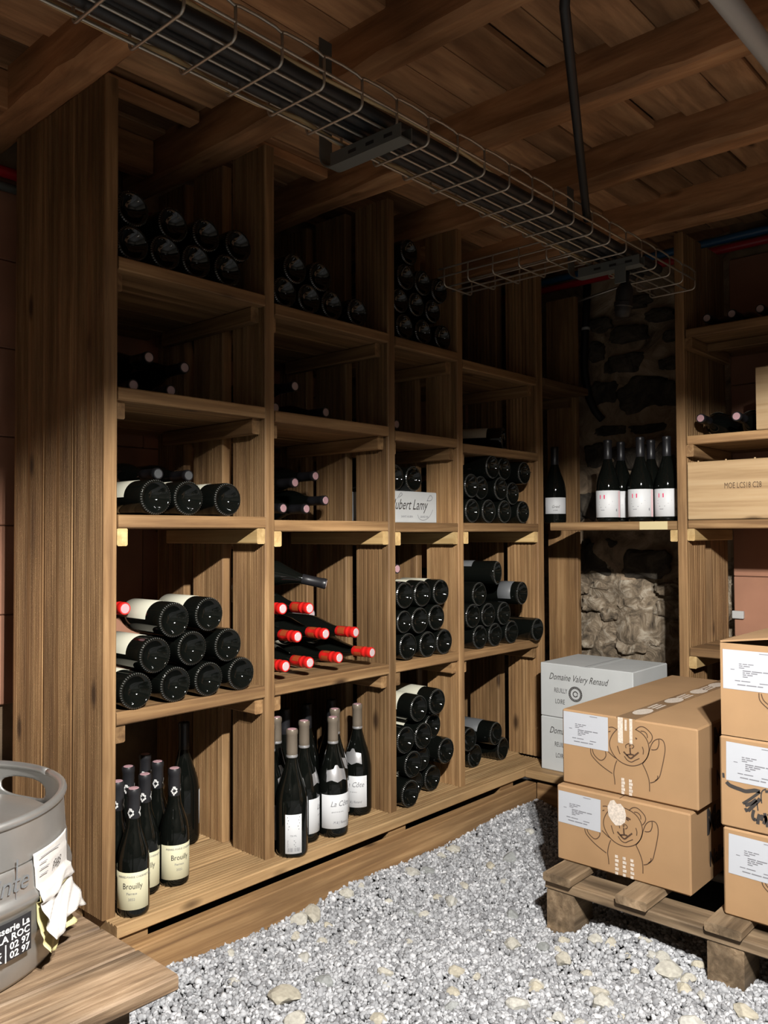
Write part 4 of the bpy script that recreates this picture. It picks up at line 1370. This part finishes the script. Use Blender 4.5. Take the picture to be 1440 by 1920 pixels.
def brown_box(label, loc, W, D, H, tape=True, open_flap=False, art='bear', seed=0):
    """cardboard box; loc = front-left-bottom corner (front face on -X, left = largest y)"""
    t = thing('cardboard_box', label, 'box', (loc[0] + D / 2, loc[1] - W / 2, loc[2]), 'brown boxes on the pallet')
    hx, hy = D / 2, W / 2
    if open_flap:
        b = MB()
        T = 0.004
        b.box((-hx, -hy, 0.001), (hx, hy, 0.006))
        b.box((-hx, -hy, 0.006), (-hx + T, hy, H))
        b.box((hx - T, -hy, 0.006), (hx, hy, H))
        b.box((-hx + T, -hy, 0.006), (hx - T, -hy + T, H))
        b.box((-hx + T, hy - T, 0.006), (hx - T, hy, H))
        b.obj('box_body', 'card', t)
        # long flap hinged on the left side, standing a little open, and the front flap folded in
        q = MB().box((-hx + 0.002, -0.165, 0), (hx - 0.002, 0, 0.004))
        q.obj('top_flap', 'card', t, (0, hy, H + 0.001), Matrix.Rotation(-0.13, 3, 'X'))
        q = MB().box((0, -hy + 0.006, -0.004), (0.15, hy - 0.006, 0))
        q.obj('end_flap', 'card_in', t, (-hx + 0.005, 0, H - 0.003), Matrix.Rotation(0.10, 3, 'Y'))
        q = MB().box((-hx + 0.008, 0, 0), (hx - 0.008, 0.16, 0.004))
        q.obj('top_flap', 'card', t, (0, -hy, H + 0.001), Matrix.Rotation(0.10, 3, 'X'))
    else:
        MB().box((-hx, -hy, 0.0008), (hx, hy, H - 0.001), 0.004).obj('box_body', 'card', t)
        b = MB()
        b.box((-hx + 0.002, -0.0008, H - 0.0012), (hx - 0.002, 0.0008, H - 0.0004))
        b.obj('flap_seam', 'brown_ink', t)
        q = MB().box((-hx + 0.0005, hy - 0.012, H - 0.014), (-hx - 0.0012, hy - 0.004, H - 0.004))
    fo = Vector((-hx, hy, 0))
    sc = W / 0.372
    f = Flat()
    g = Flat()
    if art == 'bear':
        for l in BEAR:
            f.line([(a * sc, b_) for a, b_ in l], 0.0023)
        for l in BEAR_BOLD:
            f.line([(a * sc, b_) for a, b_ in l], 0.0042)
        f.plane('bear_print', 'brown_ink', t, fo, *NX, off=0.0004)
    else:
        for l, w in zip(PLUME, PLUME_W):
            f.line(l, w * 1.35)
        for k in range(5):
            f.line([(0.098 + 0.008 * k, 0.05), (0.101 + 0.012 * k, 0.036), (0.104 + 0.016 * k, 0.020 + 0.004 * k)], 0.007)
            f.line([(0.100 + 0.012 * k, 0.098), (0.112 + 0.012 * k, 0.100)], 0.006)
        f.plane('plume_print', 'ink', t, fo, *NX, off=0.0004)
    if tape:
        MB().box((-hx, -0.026, H - 0.0008), (hx, 0.026, H + 0.0002)).obj('tape_strip', 'tape', t)
        g = Flat()
        uv = ((-1, 0, 0), (0, -1, 0))
        ft = Flat()
        for xx in (0.10, 0.30, 0.48, 0.62):
            if xx < D - 0.05:
                ft.disc(xx, 0.0, 0.045, 0.021, 18)
        for xx in (0.185, 0.375, 0.545):
            if xx < D - 0.1:
                for j in (-1, 0, 1):
                    ft.line([(xx - 0.03, j * 0.011), (xx + 0.035, j * 0.011 + 0.001)], 0.0065, 1)
        vs_ = [(-hx + a, b_, H + 0.0006) for a, b_ in ft.v]
        link_obj('tape_print', mk_mesh('tape_print', vs_, ft.f, 'tape_print'), t)
        fc = hy - 0.0
        Flat().rect(W / 2 - 0.024, H - 0.062, W / 2 + 0.026, H).plane('tape_end', 'card', t, fo, *NX, off=0.0007)
        Flat().rect(W / 2 - 0.022, H - 0.066, W / 2 - 0.008, H).rect(W / 2 - 0.003, H - 0.032, W / 2 + 0.003, H - 0.004).rect(W / 2 + 0.010, H - 0.064, W / 2 + 0.018, H).plane('tape_print', 'tape_print', t, fo, *NX, off=0.0011)
    fl = Flat()
    for j in range(2 if tape else 3):
        for k in range(5):
            v = 0.004 + k * (0.0085 if tape else 0.0105)
            fl.rect(W / 2 - 0.014 + j * 0.021, v, W / 2 - 0.006 + j * 0.021 + 0.002 * (k % 2), v + 0.0072)
    fl.plane('tape_print', 'tape_print', t, fo, *NX, off=0.0009)
    # words on the side that faces -Y
    so = Vector((-hx, -hy, 0))
    Flat().text('Mani', 0.085, 0.10, H * 0.62, sx=0.95, bold=0.004).plane('side_print', 'ink', t, so, *NY, off=0.0006)
    Flat().text('Nalle', 0.052, 0.115, H * 0.20, sx=0.9, bold=0.0015).plane('side_print', 'ink', t, so, *NY, off=0.0006)
    return t, fo


b1, fo = brown_box('lower brown box with line-drawn bear, torn white sticker on its forehead', (1.992, -0.566, PALZ + 0.0005), 0.366, 0.64, 0.2, tape=False, seed=1)
ship_label(b1, fo, 0.006, 0.185, 0.124, 0.084, -0.01, 1)
f = Flat().poly([(0.150, 0.172), (0.158, 0.188), (0.168, 0.192), (0.176, 0.183), (0.186, 0.186), (0.197, 0.176), (0.201, 0.160), (0.198, 0.142), (0.186, 0.131), (0.172, 0.128), (0.160, 0.138), (0.152, 0.150)])
f.plane('torn_sticker', 'tape_print', b1, fo, *NX, off=0.0012)
b2, fo = brown_box('taped brown box with line-drawn bear, stacked second on the pallet', (2.014, -0.572, PALZ + 0.201), 0.372, 0.715, 0.2, tape=True, seed=2)
ship_label(b2, fo, 0.005, 0.194, 0.131, 0.088, 0.0, 2)
S2 = (1.955, -1.018)
b3, fo = brown_box('bottom box of the right-hand stack at the picture edge', (S2[0] + 0.002, S2[1] - 0.004, PALZ + 0.0005), 0.372, 0.66, 0.201, tape=False, seed=3)
ship_label(b3, fo, 0.014, 0.188, 0.128, 0.090, -0.02, 3)
b4, fo = brown_box('middle box of the right-hand stack with dark feathered print', (S2[0], S2[1], PALZ + 0.202), 0.372, 0.70, 0.208, tape=False, art='plume', seed=4)
ship_label(b4, fo, 0.016, 0.196, 0.130, 0.088, -0.015, 4)
b5, fo = brown_box('top box of the right-hand stack with its flaps half open', (S2[0] + 0.003, S2[1] - 0.004, PALZ + 0.4105), 0.372, 0.70, 0.212, tape=False, open_flap=True, seed=5)
ship_label(b5, fo, 0.006, 0.198, 0.135, 0.090, 0.0, 5)

# ------------------------------------------------------------------ low bench with the keg
TZ = 0.42
bench = thing('low_bench', 'low bench of weathered planks under the steel keg', 'bench', (0.3, -0.42, 0))
y = -0.765
k = 0
for wv in (0.105, 0.098, 0.11, 0.10, 0.105, 0.10, 0.09):
    board('bench_plank', 0.90, wv, 0.022, 'weathered', bench, (-0.235 + random.uniform(-0.004, 0.004), y, TZ - 0.022 - (0.001 if k % 2 else 0)))
    y += wv + 0.0025
    k += 1
for yy in (-0.745, -0.12):
    board('bearer', 0.80, 0.028, 0.07, 'weathered', bench, (-0.20, yy, TZ - 0.093))
for xx in (-0.18, 0.50):
    for yy in (-0.715, -0.16):
        board('leg', TZ - 0.024, 0.03, 0.11, 'weathered', bench, (xx + 0.11, yy, -0.002), R_UP_NX)

keg = thing('beer_keg', 'dented stainless steel beer keg with paper tag on the bench', 'keg', (0.431, -0.436, TZ))
KH, KR = 0.218, 0.215
prof = [(0.0, 0.03), (0.15, 0.022), (0.185, 0.006), (0.192, 0.0005), (0.200, 0.0015), (0.204, 0.008), (0.205, 0.035), (0.203, 0.045), (0.209, 0.055), (0.213, 0.065), (0.2135, 0.098), (0.2150, 0.102), (0.2185, 0.106), (0.2195, 0.111), (0.2185, 0.116), (0.2150, 0.120), (0.2130, 0.124), (0.2125, 0.152), (0.208, 0.164), (0.195, 0.172), (0.15, 0.180), (0.05, 0.184), (0.0, 0.184)]
link_obj('keg_body', shade_auto(MB().lathe(prof, 72).mesh('keg_body', 'steel'), 55), keg)
MB().lathe([(0.0, 0.184), (0.03, 0.184), (0.034, 0.187), (0.034, 0.196), (0.03, 0.199), (0.0, 0.199)], 24).obj('spear_valve', 'steel', keg, smooth=False)
# top chime with hand holes
nth, nz = 240, 24
cv, cf = [], []
for j in range(nz + 1):
    zz = 0.160 + (KH - 0.160) * j / nz
    rr = 0.209 - 0.004 * j / nz
    for i in range(nth):
        a = 2 * PI * i / nth
        cv.append((rr * math.cos(a), rr * math.sin(a), zz))
for j in range(nz):
    for i in range(nth):
        a = 2 * PI * (i + 0.5) / nth
        zz = 0.160 + (KH - 0.160) * (j + 0.5) / nz
        hole = False
        for c in (math.radians(17), math.radians(197)):
            d = (a - c + PI) % (2 * PI) - PI
            u, v = d * 0.207 / 0.052, (zz - 0.1845) / 0.0165
            if abs(u) ** 2.6 + abs(v) ** 2.6 < 1:
                hole = True
        if not hole:
            i2 = (i + 1) % nth
            cf.append((j * nth + i, j * nth + i2, (j + 1) * nth + i2, (j + 1) * nth + i))
hc = (math.radians(17), math.radians(197))
used_q = {}
for q in cf:
    for i in q:
        used_q[i] = used_q.get(i, 0) + 1
for idx, p in enumerate(cv):
    j = idx // nth
    if 0 < j < nz and used_q.get(idx, 0) < 4:
        a_ = math.atan2(p[1], p[0])
        for c in hc:
            d = (a_ - c + PI) % (2 * PI) - PI
            u, v = d * 0.207 / 0.052, (p[2] - 0.1845) / 0.0165
            if abs(u) < 1.5 and abs(v) < 1.5:
                k = (abs(u) ** 2.6 + abs(v) ** 2.6) ** (-1 / 2.6)
                rr = math.hypot(p[0], p[1])
                cv[idx] = (rr * math.cos(c + d * k), rr * math.sin(c + d * k), 0.1845 + (p[2] - 0.1845) * k)
ch = link_obj('chime', mk_mesh('chime', cv, cf, 'steel', True), keg)
sm = ch.modifiers.new('thick', 'SOLIDIFY')
sm.thickness = 0.003
sm.offset = 0
MB().tube([(0.206 * math.cos(2 * PI * i / 72), 0.206 * math.sin(2 * PI * i / 72), KH) for i in range(73)], 0.006, 10).obj('rolled_rim', 'steel', keg, smooth=True)


def keg_print(name, f, mat, a0, off):
    return link_obj(name, f.cyl(name, mat, None, KR, a0, off), keg)


A0 = math.radians(-90)
pt = Flat()
pt.text('Sainte', 0.036, 0.086, 0.130, shear=0.25, align='RIGHT')
pt.line([(0.064, 0.120), (0.066, 0.172)], [0.001, 0.003, 0.005, 0.003, 0.001, 0.001], 1)
keg_print('keg_print', pt, 'grey_cap', A0, 0.0002)
st = Flat()
n = 24
for i in range(n):
    u0_, u1_ = -0.09 + 0.18 * i / n, -0.09 + 0.18 * (i + 1) / n
    st.rect(u0_, 0.0455, u1_, 0.0955)
so = keg_print('black_sticker', st, 'black_cap', A0, 0.0009)
tx = Flat()
for j, s in enumerate(('Brasserie La', '460 LA ROC', 'T\u00e9l. | 02 97', 'FAX | 02 97')):
    tx.text(s, 0.0125, 0.0865, 0.0825 - 0.0115 * j, bold=0.0003, sx=1.15, align='RIGHT')
o = keg_print('sticker_print', tx, 'white_ink', A0, 0.0016)
o.parent = so
# paper tag: upper half glued to the keg, lower half crumpled and curling away
rs = random.Random(4)


def tag_sheet(mat, a0, a1, z0, z1, out, name, seed, skew=0.0, crumple=0.004):
    r_ = random.Random(seed)
    n, mm = 22, 30
    vs_, fs_ = [], []
    nz_ = [[r_.uniform(0, 6.28) for _ in range(3)] for _ in range(6)]
    for j in range(mm + 1):
        t_ = j / mm
        for i in range(n + 1):
            s = i / n
            a = a0 + (a1 - a0) * s + skew * t_
            z = z1 + (z0 - z1) * t_
            d = 0.0016 + out * max(0, t_ - 0.45) ** 1.3
            for q in range(6):
                d += crumple * max(0.0, t_ - 0.4) * math.sin((4 + 3 * q) * s + (5 + 2.3 * q) * t_ * 2 + nz_[q][0]) * 0.7
            d += 0.02 * max(0, t_ - 0.45) * (s - 0.5) ** 2 * 4
            edge = 0.006 * math.sin(7 * s + nz_[0][1]) * t_
            d = max(d, 0.0012)
            base_r = 0.2135 if z < 0.15 else 0.2125
            rr = max(base_r, 0.2195 if 0.1 < z < 0.122 else 0) + d
            vs_.append((rr * math.cos(a), rr * math.sin(a), z + edge))
    for j in range(mm):
        for i in range(n):
            fs_.append((j * (n + 1) + i, (j + 1) * (n + 1) + i, (j + 1) * (n + 1) + i + 1, j * (n + 1) + i + 1))
    me = mk_mesh(name, vs_, fs_, mat, True)
    ob = link_obj(name, me, keg)
    md = ob.modifiers.new('thick', 'SOLIDIFY')
    md.thickness = 0.0008
    return ob


pg = tag_sheet('tag_paper', math.radians(-64.5), math.radians(-37), 0.054, 0.168, 0.035, 'paper_tag', 3, 0.05, 0.0045)
tag_sheet('tag_yellow', math.radians(-63), math.radians(-40), 0.030, 0.110, 0.012, 'yellow_slip', 9, 0.02, 0.003)
fb = Flat().text('FAB', 0.017, 0.002, 0.134, shear=0.5, sx=0.8)
o = keg_print('tag_print', fb, 'ink', math.radians(-55), 0.0036)
o.parent = pg
tl = Flat()
for j, w in enumerate((0.05, 0.015, 0.02, 0.017)):
    tl.rect(0, 0.160 - j * 0.008, w, 0.1612 - j * 0.008)
o = keg_print('tag_print', tl, 'grey_ink', math.radians(-62), 0.0034)
o.parent = pg

# ------------------------------------------------------------------ cable trays overhead
TYR, TYL, TB, TT = -0.669, -0.512, 1.835, 1.888
WR = 0.0029
tray = thing('cable_tray', 'long galvanised wire cable tray hanging under the joists', 'tray', (1.1, -0.59, TB))
X0, X1 = -0.57, 2.735
nst = 34
for (yy, zz, scal) in ((TYR, TT, 1), (TYR, TT - 0.027, 0), (TYR + 0.030, TB, 0), (TYR + 0.084, TB, 0), (TYL - 0.018, TB, 0), (TYL, TT - 0.027, 0), (TYL, TT, 1)):
    pts = []
    for i in range(nst - 1):
        xa = X0 + 0.1 * i
        if scal:
            pts += [(xa, yy, zz), (xa + 0.012, yy, zz + 0.0035), (xa + 0.05, yy, zz + 0.005), (xa + 0.088, yy, zz + 0.0035)]
        else:
            pts.append((xa, yy, zz + (0 if i % 2 else 0.0002)))
    pts.append((X1, yy, zz))
    MB().tube([rel(tray, p) for p in pts], WR, 6).obj('long_wire', 'galv', tray, smooth=True)


def stirrup(a, b, zt, zb, rad=0.012):
    """U shaped cross wire in the local YZ plane from y=a to y=b"""
    pts = [(0, a, zt)]
    sg = 1 if b > a else -1
    for i in range(5):
        t = PI / 2 * i / 4
        pts.append((0, a + sg * rad * (1 - math.cos(t)), zb + rad * (1 - math.sin(t))))
    for i in range(5):
        t = PI / 2 * i / 4
        pts.append((0, b - sg * rad * (1 - math.sin(t)), zb + rad * (1 - math.cos(t))))
    pts.append((0, b, zt))
    return MB().tube(pts, WR, 6).mesh('cross_wire', 'galv', True)


me = stirrup(TYR, TYL, TT, TB - 0.004)
for i in range(nst):
    link_obj('cross_wire', me, tray, rel(tray, (X0 - 0.0 + 0.1 * i + 0.003, 0, 0)))

tray2 = thing('cable_tray', 'short wire cable tray branching off over the far bays', 'tray', (2.26, -0.25, 1.851))
for (xx, zz) in ((2.18, 1.907), (2.18, 1.880), (2.205, 1.851), (2.255, 1.851), (2.305, 1.851), (2.335, 1.880), (2.335, 1.907)):
    MB().tube([rel(tray2, (xx, -0.02 - 0.05 * i, zz)) for i in range(11)], WR, 6).obj('long_wire', 'galv', tray2, smooth=True)
me2 = stirrup(2.18, 2.335, 1.907, 1.848)
for i in range(5):
    link_obj('cross_wire', me2, tray2, rel(tray2, (0, -0.045 - 0.098 * i, 0)) , Matrix(((0, 1, 0), (1, 0, 0), (0, 0, 1))) if False else None)
for o in [c for c in tray2.children if c.name.startswith('cross_wire')]:
    o.rotation_euler = (0, 0, -PI / 2)
    # after turning, local y becomes world x
    o.location = Vector((0 - tray2.location.x, o.location.y, 0 - tray2.location.z))

# cables lying in the tray
CAB = [(-0.635, 0.015, 'cable', 'thick black cable lying along the room side of the wire tray'), (-0.605, 0.014, 'cable', 'black cable second from the room side in the wire tray'),
       (-0.577, 0.013, 'cable', 'black cable along the middle of the wire tray'), (-0.549, 0.013, 'cable', 'black cable lying along the rack side of the wire tray')]
for yy, rr, mt, lb in CAB:
    rs = random.Random(int(-yy * 1000))
    pts = [(-0.55 + 0.11 * i, yy + rs.uniform(-0.003, 0.003), TB + WR + rr + 0.001 + rs.uniform(0, 0.002)) for i in range(29)]
    bx = Vector((1.0, yy, TB))
    tag(MB().tube([Vector(p) - bx for p in pts], rr, 8).obj('cable', mt, None, bx, smooth=True), lb, 'cable', 'black cables in the tray')
for j, (yy, zz, lb) in enumerate(((-0.650, 1.868, 'beige cable running on top of the black cables in the tray'), (-0.62, 1.871, 'second beige cable sagging over the black cables in the tray'))):
    pts = [(-0.5 + 0.12 * i, yy + 0.010 * math.sin(i * 0.7 + j * 2) + (0.03 if i > 14 else 0) * (i - 14) / 8, zz + 0.003 * math.sin(i * 1.3 + j)) for i in range(24)]
    bx = Vector((0.9, yy, zz))
    tag(MB().tube([Vector(p) - bx for p in pts], 0.0045, 8).obj('cable', 'beige_cable', None, bx, smooth=True), lb, 'cable', 'beige cables in the tray')
# thin cables dropping along the tray edge near the rack
pts = [(0.2 + 0.1 * i, -0.522 + 0.006 * math.sin(i * 1.9), TB + 0.009 + 0.004 * math.sin(i * 2.3)) for i in range(24)]
bx = Vector((1.3, -0.522, TB))
tag(MB().tube([Vector(p) - bx for p in pts], 0.005, 8).obj('cable', 'beige_cable', None, bx, smooth=True), 'thin beige cable weaving along the rack edge of the tray', 'cable')


def hanger(label, x, tab=False):
    t = thing('tray_bracket', label, 'bracket', (x, -0.58, 1.80))
    b = MB()
    b.box((-0.018, -0.112, 0.0), (0.018, 0.085, 0.003))
    b.box((-0.018, -0.112, 0.003), (-0.015, 0.085, 0.028))
    b.box((0.015, -0.112, 0.003), (0.018, 0.085, 0.028))
    b.obj('channel', 'bracket', t)
    # curved end on the rack side, then a strap up to the joist
    q = MB()
    pr = []
    for i in range(8):
        a = -PI / 2 + PI / 2 * i / 7
        pr.append((0.085 + 0.035 * math.cos(a), 0.035 + 0.035 * math.sin(a)))
    pr.append((0.120, JB - 1.80 + 0.0))
    for (ya, za), (yb, zb_) in zip(pr[:-1], pr[1:]):
        d = Vector((0, yb - ya, zb_ - za)).normalized()
        nn = Vector((0, d.z, -d.y)) * 0.003
        v = [Vector((-0.018, ya, za)), Vector((0.018, ya, za)), Vector((0.018, yb, zb_)), Vector((-0.018, yb, zb_))]
        q.add([p for p in v] + [p - nn for p in v], [(0, 1, 2, 3), (7, 6, 5, 4), (0, 4, 5, 1), (2, 6, 7, 3), (1, 5, 6, 2), (0, 3, 7, 4)])
    q.obj('hook_strap', 'bracket', t)
    for yy in (-0.09, -0.04, 0.01):
        MB().box((-0.0185, yy, 0.010), (-0.0178, yy + 0.022, 0.017)).obj('slot', 'black_cap', t)
    for yy in (-0.075, -0.025, 0.05):
        MB().lathe([(0.0, 0.028), (0.006, 0.028), (0.006, 0.036), (0.0, 0.037)], 6).obj('bolt', 'bracket', t, (0, yy, 0))
    if tab:
        MB().box((-0.019, -0.07, -0.045), (-0.016, -0.035, 0.01), 0.001).obj('tab', 'bracket', t)
    return t


hanger('grey slotted bracket under the cable tray above the second bay', 1.235)
hanger('grey bracket with hanging tab under the far end of the tray', 2.285, True)
t = thing('cable_gland', 'black plug hanging below the far bracket of the tray', 'plug', (2.40, -0.572, 1.69))
MB().lathe([(0, 0), (0.020, 0.004), (0.026, 0.02), (0.026, 0.085), (0.018, 0.10), (0.010, 0.11), (0.010, 0.14), (0, 0.145)], 18).obj('plug_body', 'black_hose', t, rot=(0.12, 0.0, 0), smooth=True)
MB().lathe([(0.0265, 0.03), (0.029, 0.033), (0.029, 0.045), (0.0265, 0.048)], 18).obj('plug_ring', 'black_cap', t, rot=(0.12, 0, 0))

# conduit slanting down to the tray, grey pipe, wall pipes and hose
a, b = Vector((2.03, -0.655, 1.872)), Vector((1.353, -0.972, 2.066))
tag(MB().tube([Vector((0, 0, 0)), (b - a) * 0.5, (b - a) * 0.90, Vector((1.405, -0.952, 2.066)) - a, Vector((1.402, -0.955, 2.100)) - a], 0.0105, 10).obj('conduit', 'cable', None, a, smooth=True), 'straight black conduit slanting from the ceiling down to the cable tray', 'conduit')
tag(MB().tube([(-1.3, 0, 0), (0, 0, 0), (1.4, 0, 0)], 0.021, 16).obj('water_pipe', 'grey_pipe', None, (1.60, -1.214, 1.985), smooth=True), 'light grey plastic pipe crossing the upper right corner under the joists', 'pipe')
for z, mt, lb in ((2.128, 'red_pipe', 'red pipe running high along the end wall'), (2.166, 'blue_pipe', 'blue pipe running high along the end wall above the red one')):
    tag(MB().tube([(0, 0.95, 0), (0, 0, 0), (0, -1.1, 0)], 0.016, 12).obj('wall_pipe', mt, None, (3.285, -0.25, z - 0.0), smooth=True), lb, 'pipe')
tag(MB().tube([(-0.9, 0, 0), (0, 0, 0), (0.9, 0, 0)], 0.016, 12).obj('wall_pipe', 'red_pipe', None, (0.9, 0.575, 2.035), smooth=True), 'red pipe running behind the near end of the long rack', 'pipe')
tag(MB().tube([(-0.9, 0, 0), (0, 0, 0), (0.9, 0, 0)], 0.013, 12).obj('wall_pipe', 'bracket', None, (0.9, 0.578, 1.995), smooth=True), 'grey pipe just below the red pipe behind the long rack', 'pipe')
hp = [(3.39, 0.081, 2.156), (3.392, 0.091, 1.988), (3.392, 0.100, 1.85), (3.392, 0.102, 1.77), (3.40, 0.098, 1.70), (3.405, 0.085, 1.63), (3.41, 0.06, 1.57), (3.42, 0.03, 1.53)]
t = thing('black_hose', 'black hose running down the stone wall of the niche', 'hose', (3.39, 0.081, 1.53))
MB().tube([rel(t, p) for p in hp], 0.017, 10).obj('hose_tube', 'black_hose', t, smooth=True)
MB().lathe([(0.0175, -0.006), (0.0195, -0.006), (0.0195, 0.006), (0.0175, 0.006)], 14).obj('hose_clip', 'white_card', t, rel(t, (3.392, 0.092, 1.945)))
tag(MB().tube([(0, 0.35, -0.015), (0, 0.1, 0.0), (0, -0.2, 0.035)], 0.006, 8).obj('thin_wire', 'galv', None, (3.36, 0.0, 2.07), smooth=True), 'thin pale wire strung across the top of the stone niche', 'wire')

# ------------------------------------------------------------------ larger stones lying in the gravel
BIG = [(1.226, -0.337, 0.072), (1.184, -0.416, 0.046), (1.182, -0.21, 0.028), (1.322, -0.359, 0.047), (1.437, -0.443, 0.038), (1.405, -0.472, 0.025), (1.556, -0.558, 0.038), (1.576, -0.598, 0.025), (1.592, -0.381, 0.027), (1.847, -0.313, 0.053), (1.74, -0.307, 0.029), (1.725, -0.277, 0.033), (1.938, -0.16, 0.041), (1.883, -0.143, 0.048), (2.11, -0.12, 0.044), (2.048, -0.12, 0.034), (1.543, -0.731, 0.047), (1.635, -0.718, 0.034), (1.758, -0.578, 0.041), (1.485, -0.601, 0.03), (1.439, -0.632, 0.029), (1.513, -0.171, 0.028), (1.505, -0.125, 0.065), (1.415, -0.161, 0.031), (1.454, -0.215, 0.027), (1.462, -0.118, 0.045), (1.638, -0.115, 0.038), (1.7, -0.115, 0.023), (2.12, -0.255, 0.034), (2.207, -0.271, 0.051), (2.411, -0.212, 0.032), (2.054, -0.35, 0.024), (1.843, -0.268, 0.031), (1.712, -0.2, 0.03), (1.953, -0.28, 0.032), (1.91, -0.473, 0.044), (1.296, -0.548, 0.034), (1.561, -0.822, 0.035), (1.79, -0.482, 0.021), (1.242, -0.121, 0.026), (1.494, -0.282, 0.027), (1.369, -0.243, 0.039), (1.861, -0.662, 0.03), (1.813, -0.673, 0.021), (1.889, -0.733, 0.038), (1.895, -0.773, 0.033), (1.954, -0.832, 0.033), (1.875, -0.824, 0.024), (1.774, -0.71, 0.045), (1.795, -0.641, 0.034), (1.648, -0.713, 0.035), (1.683, -0.859, 0.056), (1.72, -0.832, 0.042), (1.880, -0.922, 0.059), (1.915, -0.892, 0.036), (1.880, -0.966, 0.039), (1.836, -0.978, 0.038), (1.824, -1.114, 0.054), (1.834, -1.017, 0.026), (1.576, -0.865, 0.036), (1.763, -0.775, 0.028), (1.539, -0.814, 0.021), (1.708, -1.049, 0.052), (1.839, -0.86, 0.024), (1.951, -0.963, 0.028), (1.656, -0.917, 0.018), (1.91, -0.869, 0.024)]
GREY = {3, 11, 12, 29, 35, 49, 20}
SM = {}
for v_ in range(6):
    rs = random.Random(v_ + 20)
    cuts = [(Vector((rs.uniform(-1, 1), rs.uniform(-1, 1), rs.uniform(-0.6, 1))).normalized(), rs.uniform(0.55, 0.85)) for _ in range(9)]
    vv = []
    for p in IC2[0]:
        q = p.copy()
        for nn, dd in cuts:
            e = q.dot(nn) - dd
            if e > 0:
                q -= nn * e
        vv.append(q * rs.uniform(0.97, 1.03))
    for mt in ('beige_stone', 'grey_stone'):
        SM[(v_, mt)] = mk_mesh('stone', vv, IC2[1], mt)
stones = []
for i, (x, y_, w) in enumerate(BIG):
    rs = random.Random(i + 500)
    mt = 'grey_stone' if i in GREY else 'beige_stone'
    hgt = min(w * rs.uniform(0.4, 0.62), 0.028)
    o = link_obj('stone', SM[(i % 6, mt)], None, (x, y_, float(ground_h(x, y_)) + hgt * 0.34), (rs.uniform(-0.2, 0.2), rs.uniform(-0.2, 0.2), rs.uniform(0, 6.28)))
    o.scale = (w * 0.60, w * rs.uniform(0.42, 0.58), hgt * 0.75)
    if i == 0:
        lb, g = 'largest flat beige stone in the gravel near the front of the picture', 'single stones'
    elif mt == 'grey_stone':
        lb, g = '{} darker grey stone from the left among the white gravel', 'grey stones in the gravel'
    elif y_ > -0.29:
        lb, g = '{} beige stone from the left on the gravel along the timber plinth', 'beige stones along the plinth'
    elif x > 1.60 and y_ < -0.60:
        lb, g = '{} yellowish stone from the left on the gravel before the pallet', 'stones before the pallet'
    else:
        lb, g = '{} beige stone from the left in the open gravel', 'beige stones in the open gravel'
    pv = Vector((x, y_, 0.02)) - CAM
    stones.append((g, pv.dot(rt) / pv.dot(fw), lb, o))
NUM = 'first second third fourth fifth sixth seventh eighth ninth tenth eleventh twelfth thirteenth fourteenth fifteenth sixteenth seventeenth eighteenth nineteenth twentieth'.split()
NUM += ['twenty-' + w for w in NUM[:9]]
cnt = {}
for g, u, lb, o in sorted(stones, key=lambda q: (q[0], q[1])):
    k = cnt.get(g, 0)
    cnt[g] = k + 1
    tag(o, lb.format(NUM[k]), 'stone', g)

# ------------------------------------------------------------------ the lamp behind the viewer
lamp = thing('ceiling_lamp', 'hooded white ceiling lamp fixed under the joists behind the viewer', 'lamp', LAMP_POS)
hb = MB()
E, HD, LX = 0.20, 0.070, 0.42
hb.box((-LX, -E, 0.03), (LX, E, 0.036))
hb.box((-LX, E - 0.004, -HD), (LX, E, 0.03))
hb.box((-LX, -E, -HD), (LX, -E + 0.004, 0.03))
hb.box((-LX, -E + 0.004, -HD), (-LX + 0.004, E - 0.004, 0.03))
hb.box((LX - 0.004, -E + 0.004, -HD), (LX, E - 0.004, 0.03))
hb.obj('hood', 'black_cap', lamp)
for dx in (-0.3, 0.3):
    MB().tube([(dx, 0, 0.036), (dx, 0, 0.13), (dx, 0, JB - LAMP_POS.z + 0.0)], 0.004, 8).obj('suspension_rod', 'bracket', lamp)
tm, nt, bs = new_mat('lit_tube')
bs.inputs['Emission Color'].default_value = (*LAMP_COLOR, 1)
bs.inputs['Emission Strength'].default_value = 4.0
MB().tube([(-0.14, 0, 0.0275), (0, 0, 0.0275), (0.14, 0, 0.0275)], 0.0024, 12).obj('lamp_tube', tm, lamp, smooth=True)
for dx in (-0.07, 0.07):
    ld = bpy.data.lights.new('lamp_light', 'POINT')
    ld.shadow_soft_size = 0.02
    ld.energy = LAMP_POWER / 2
    ld.color = LAMP_COLOR
    lo = bpy.data.objects.new('lamp_light', ld)
    COL.objects.link(lo)
    lo.parent = lamp
    lo.location = (dx, 0, 0.0)
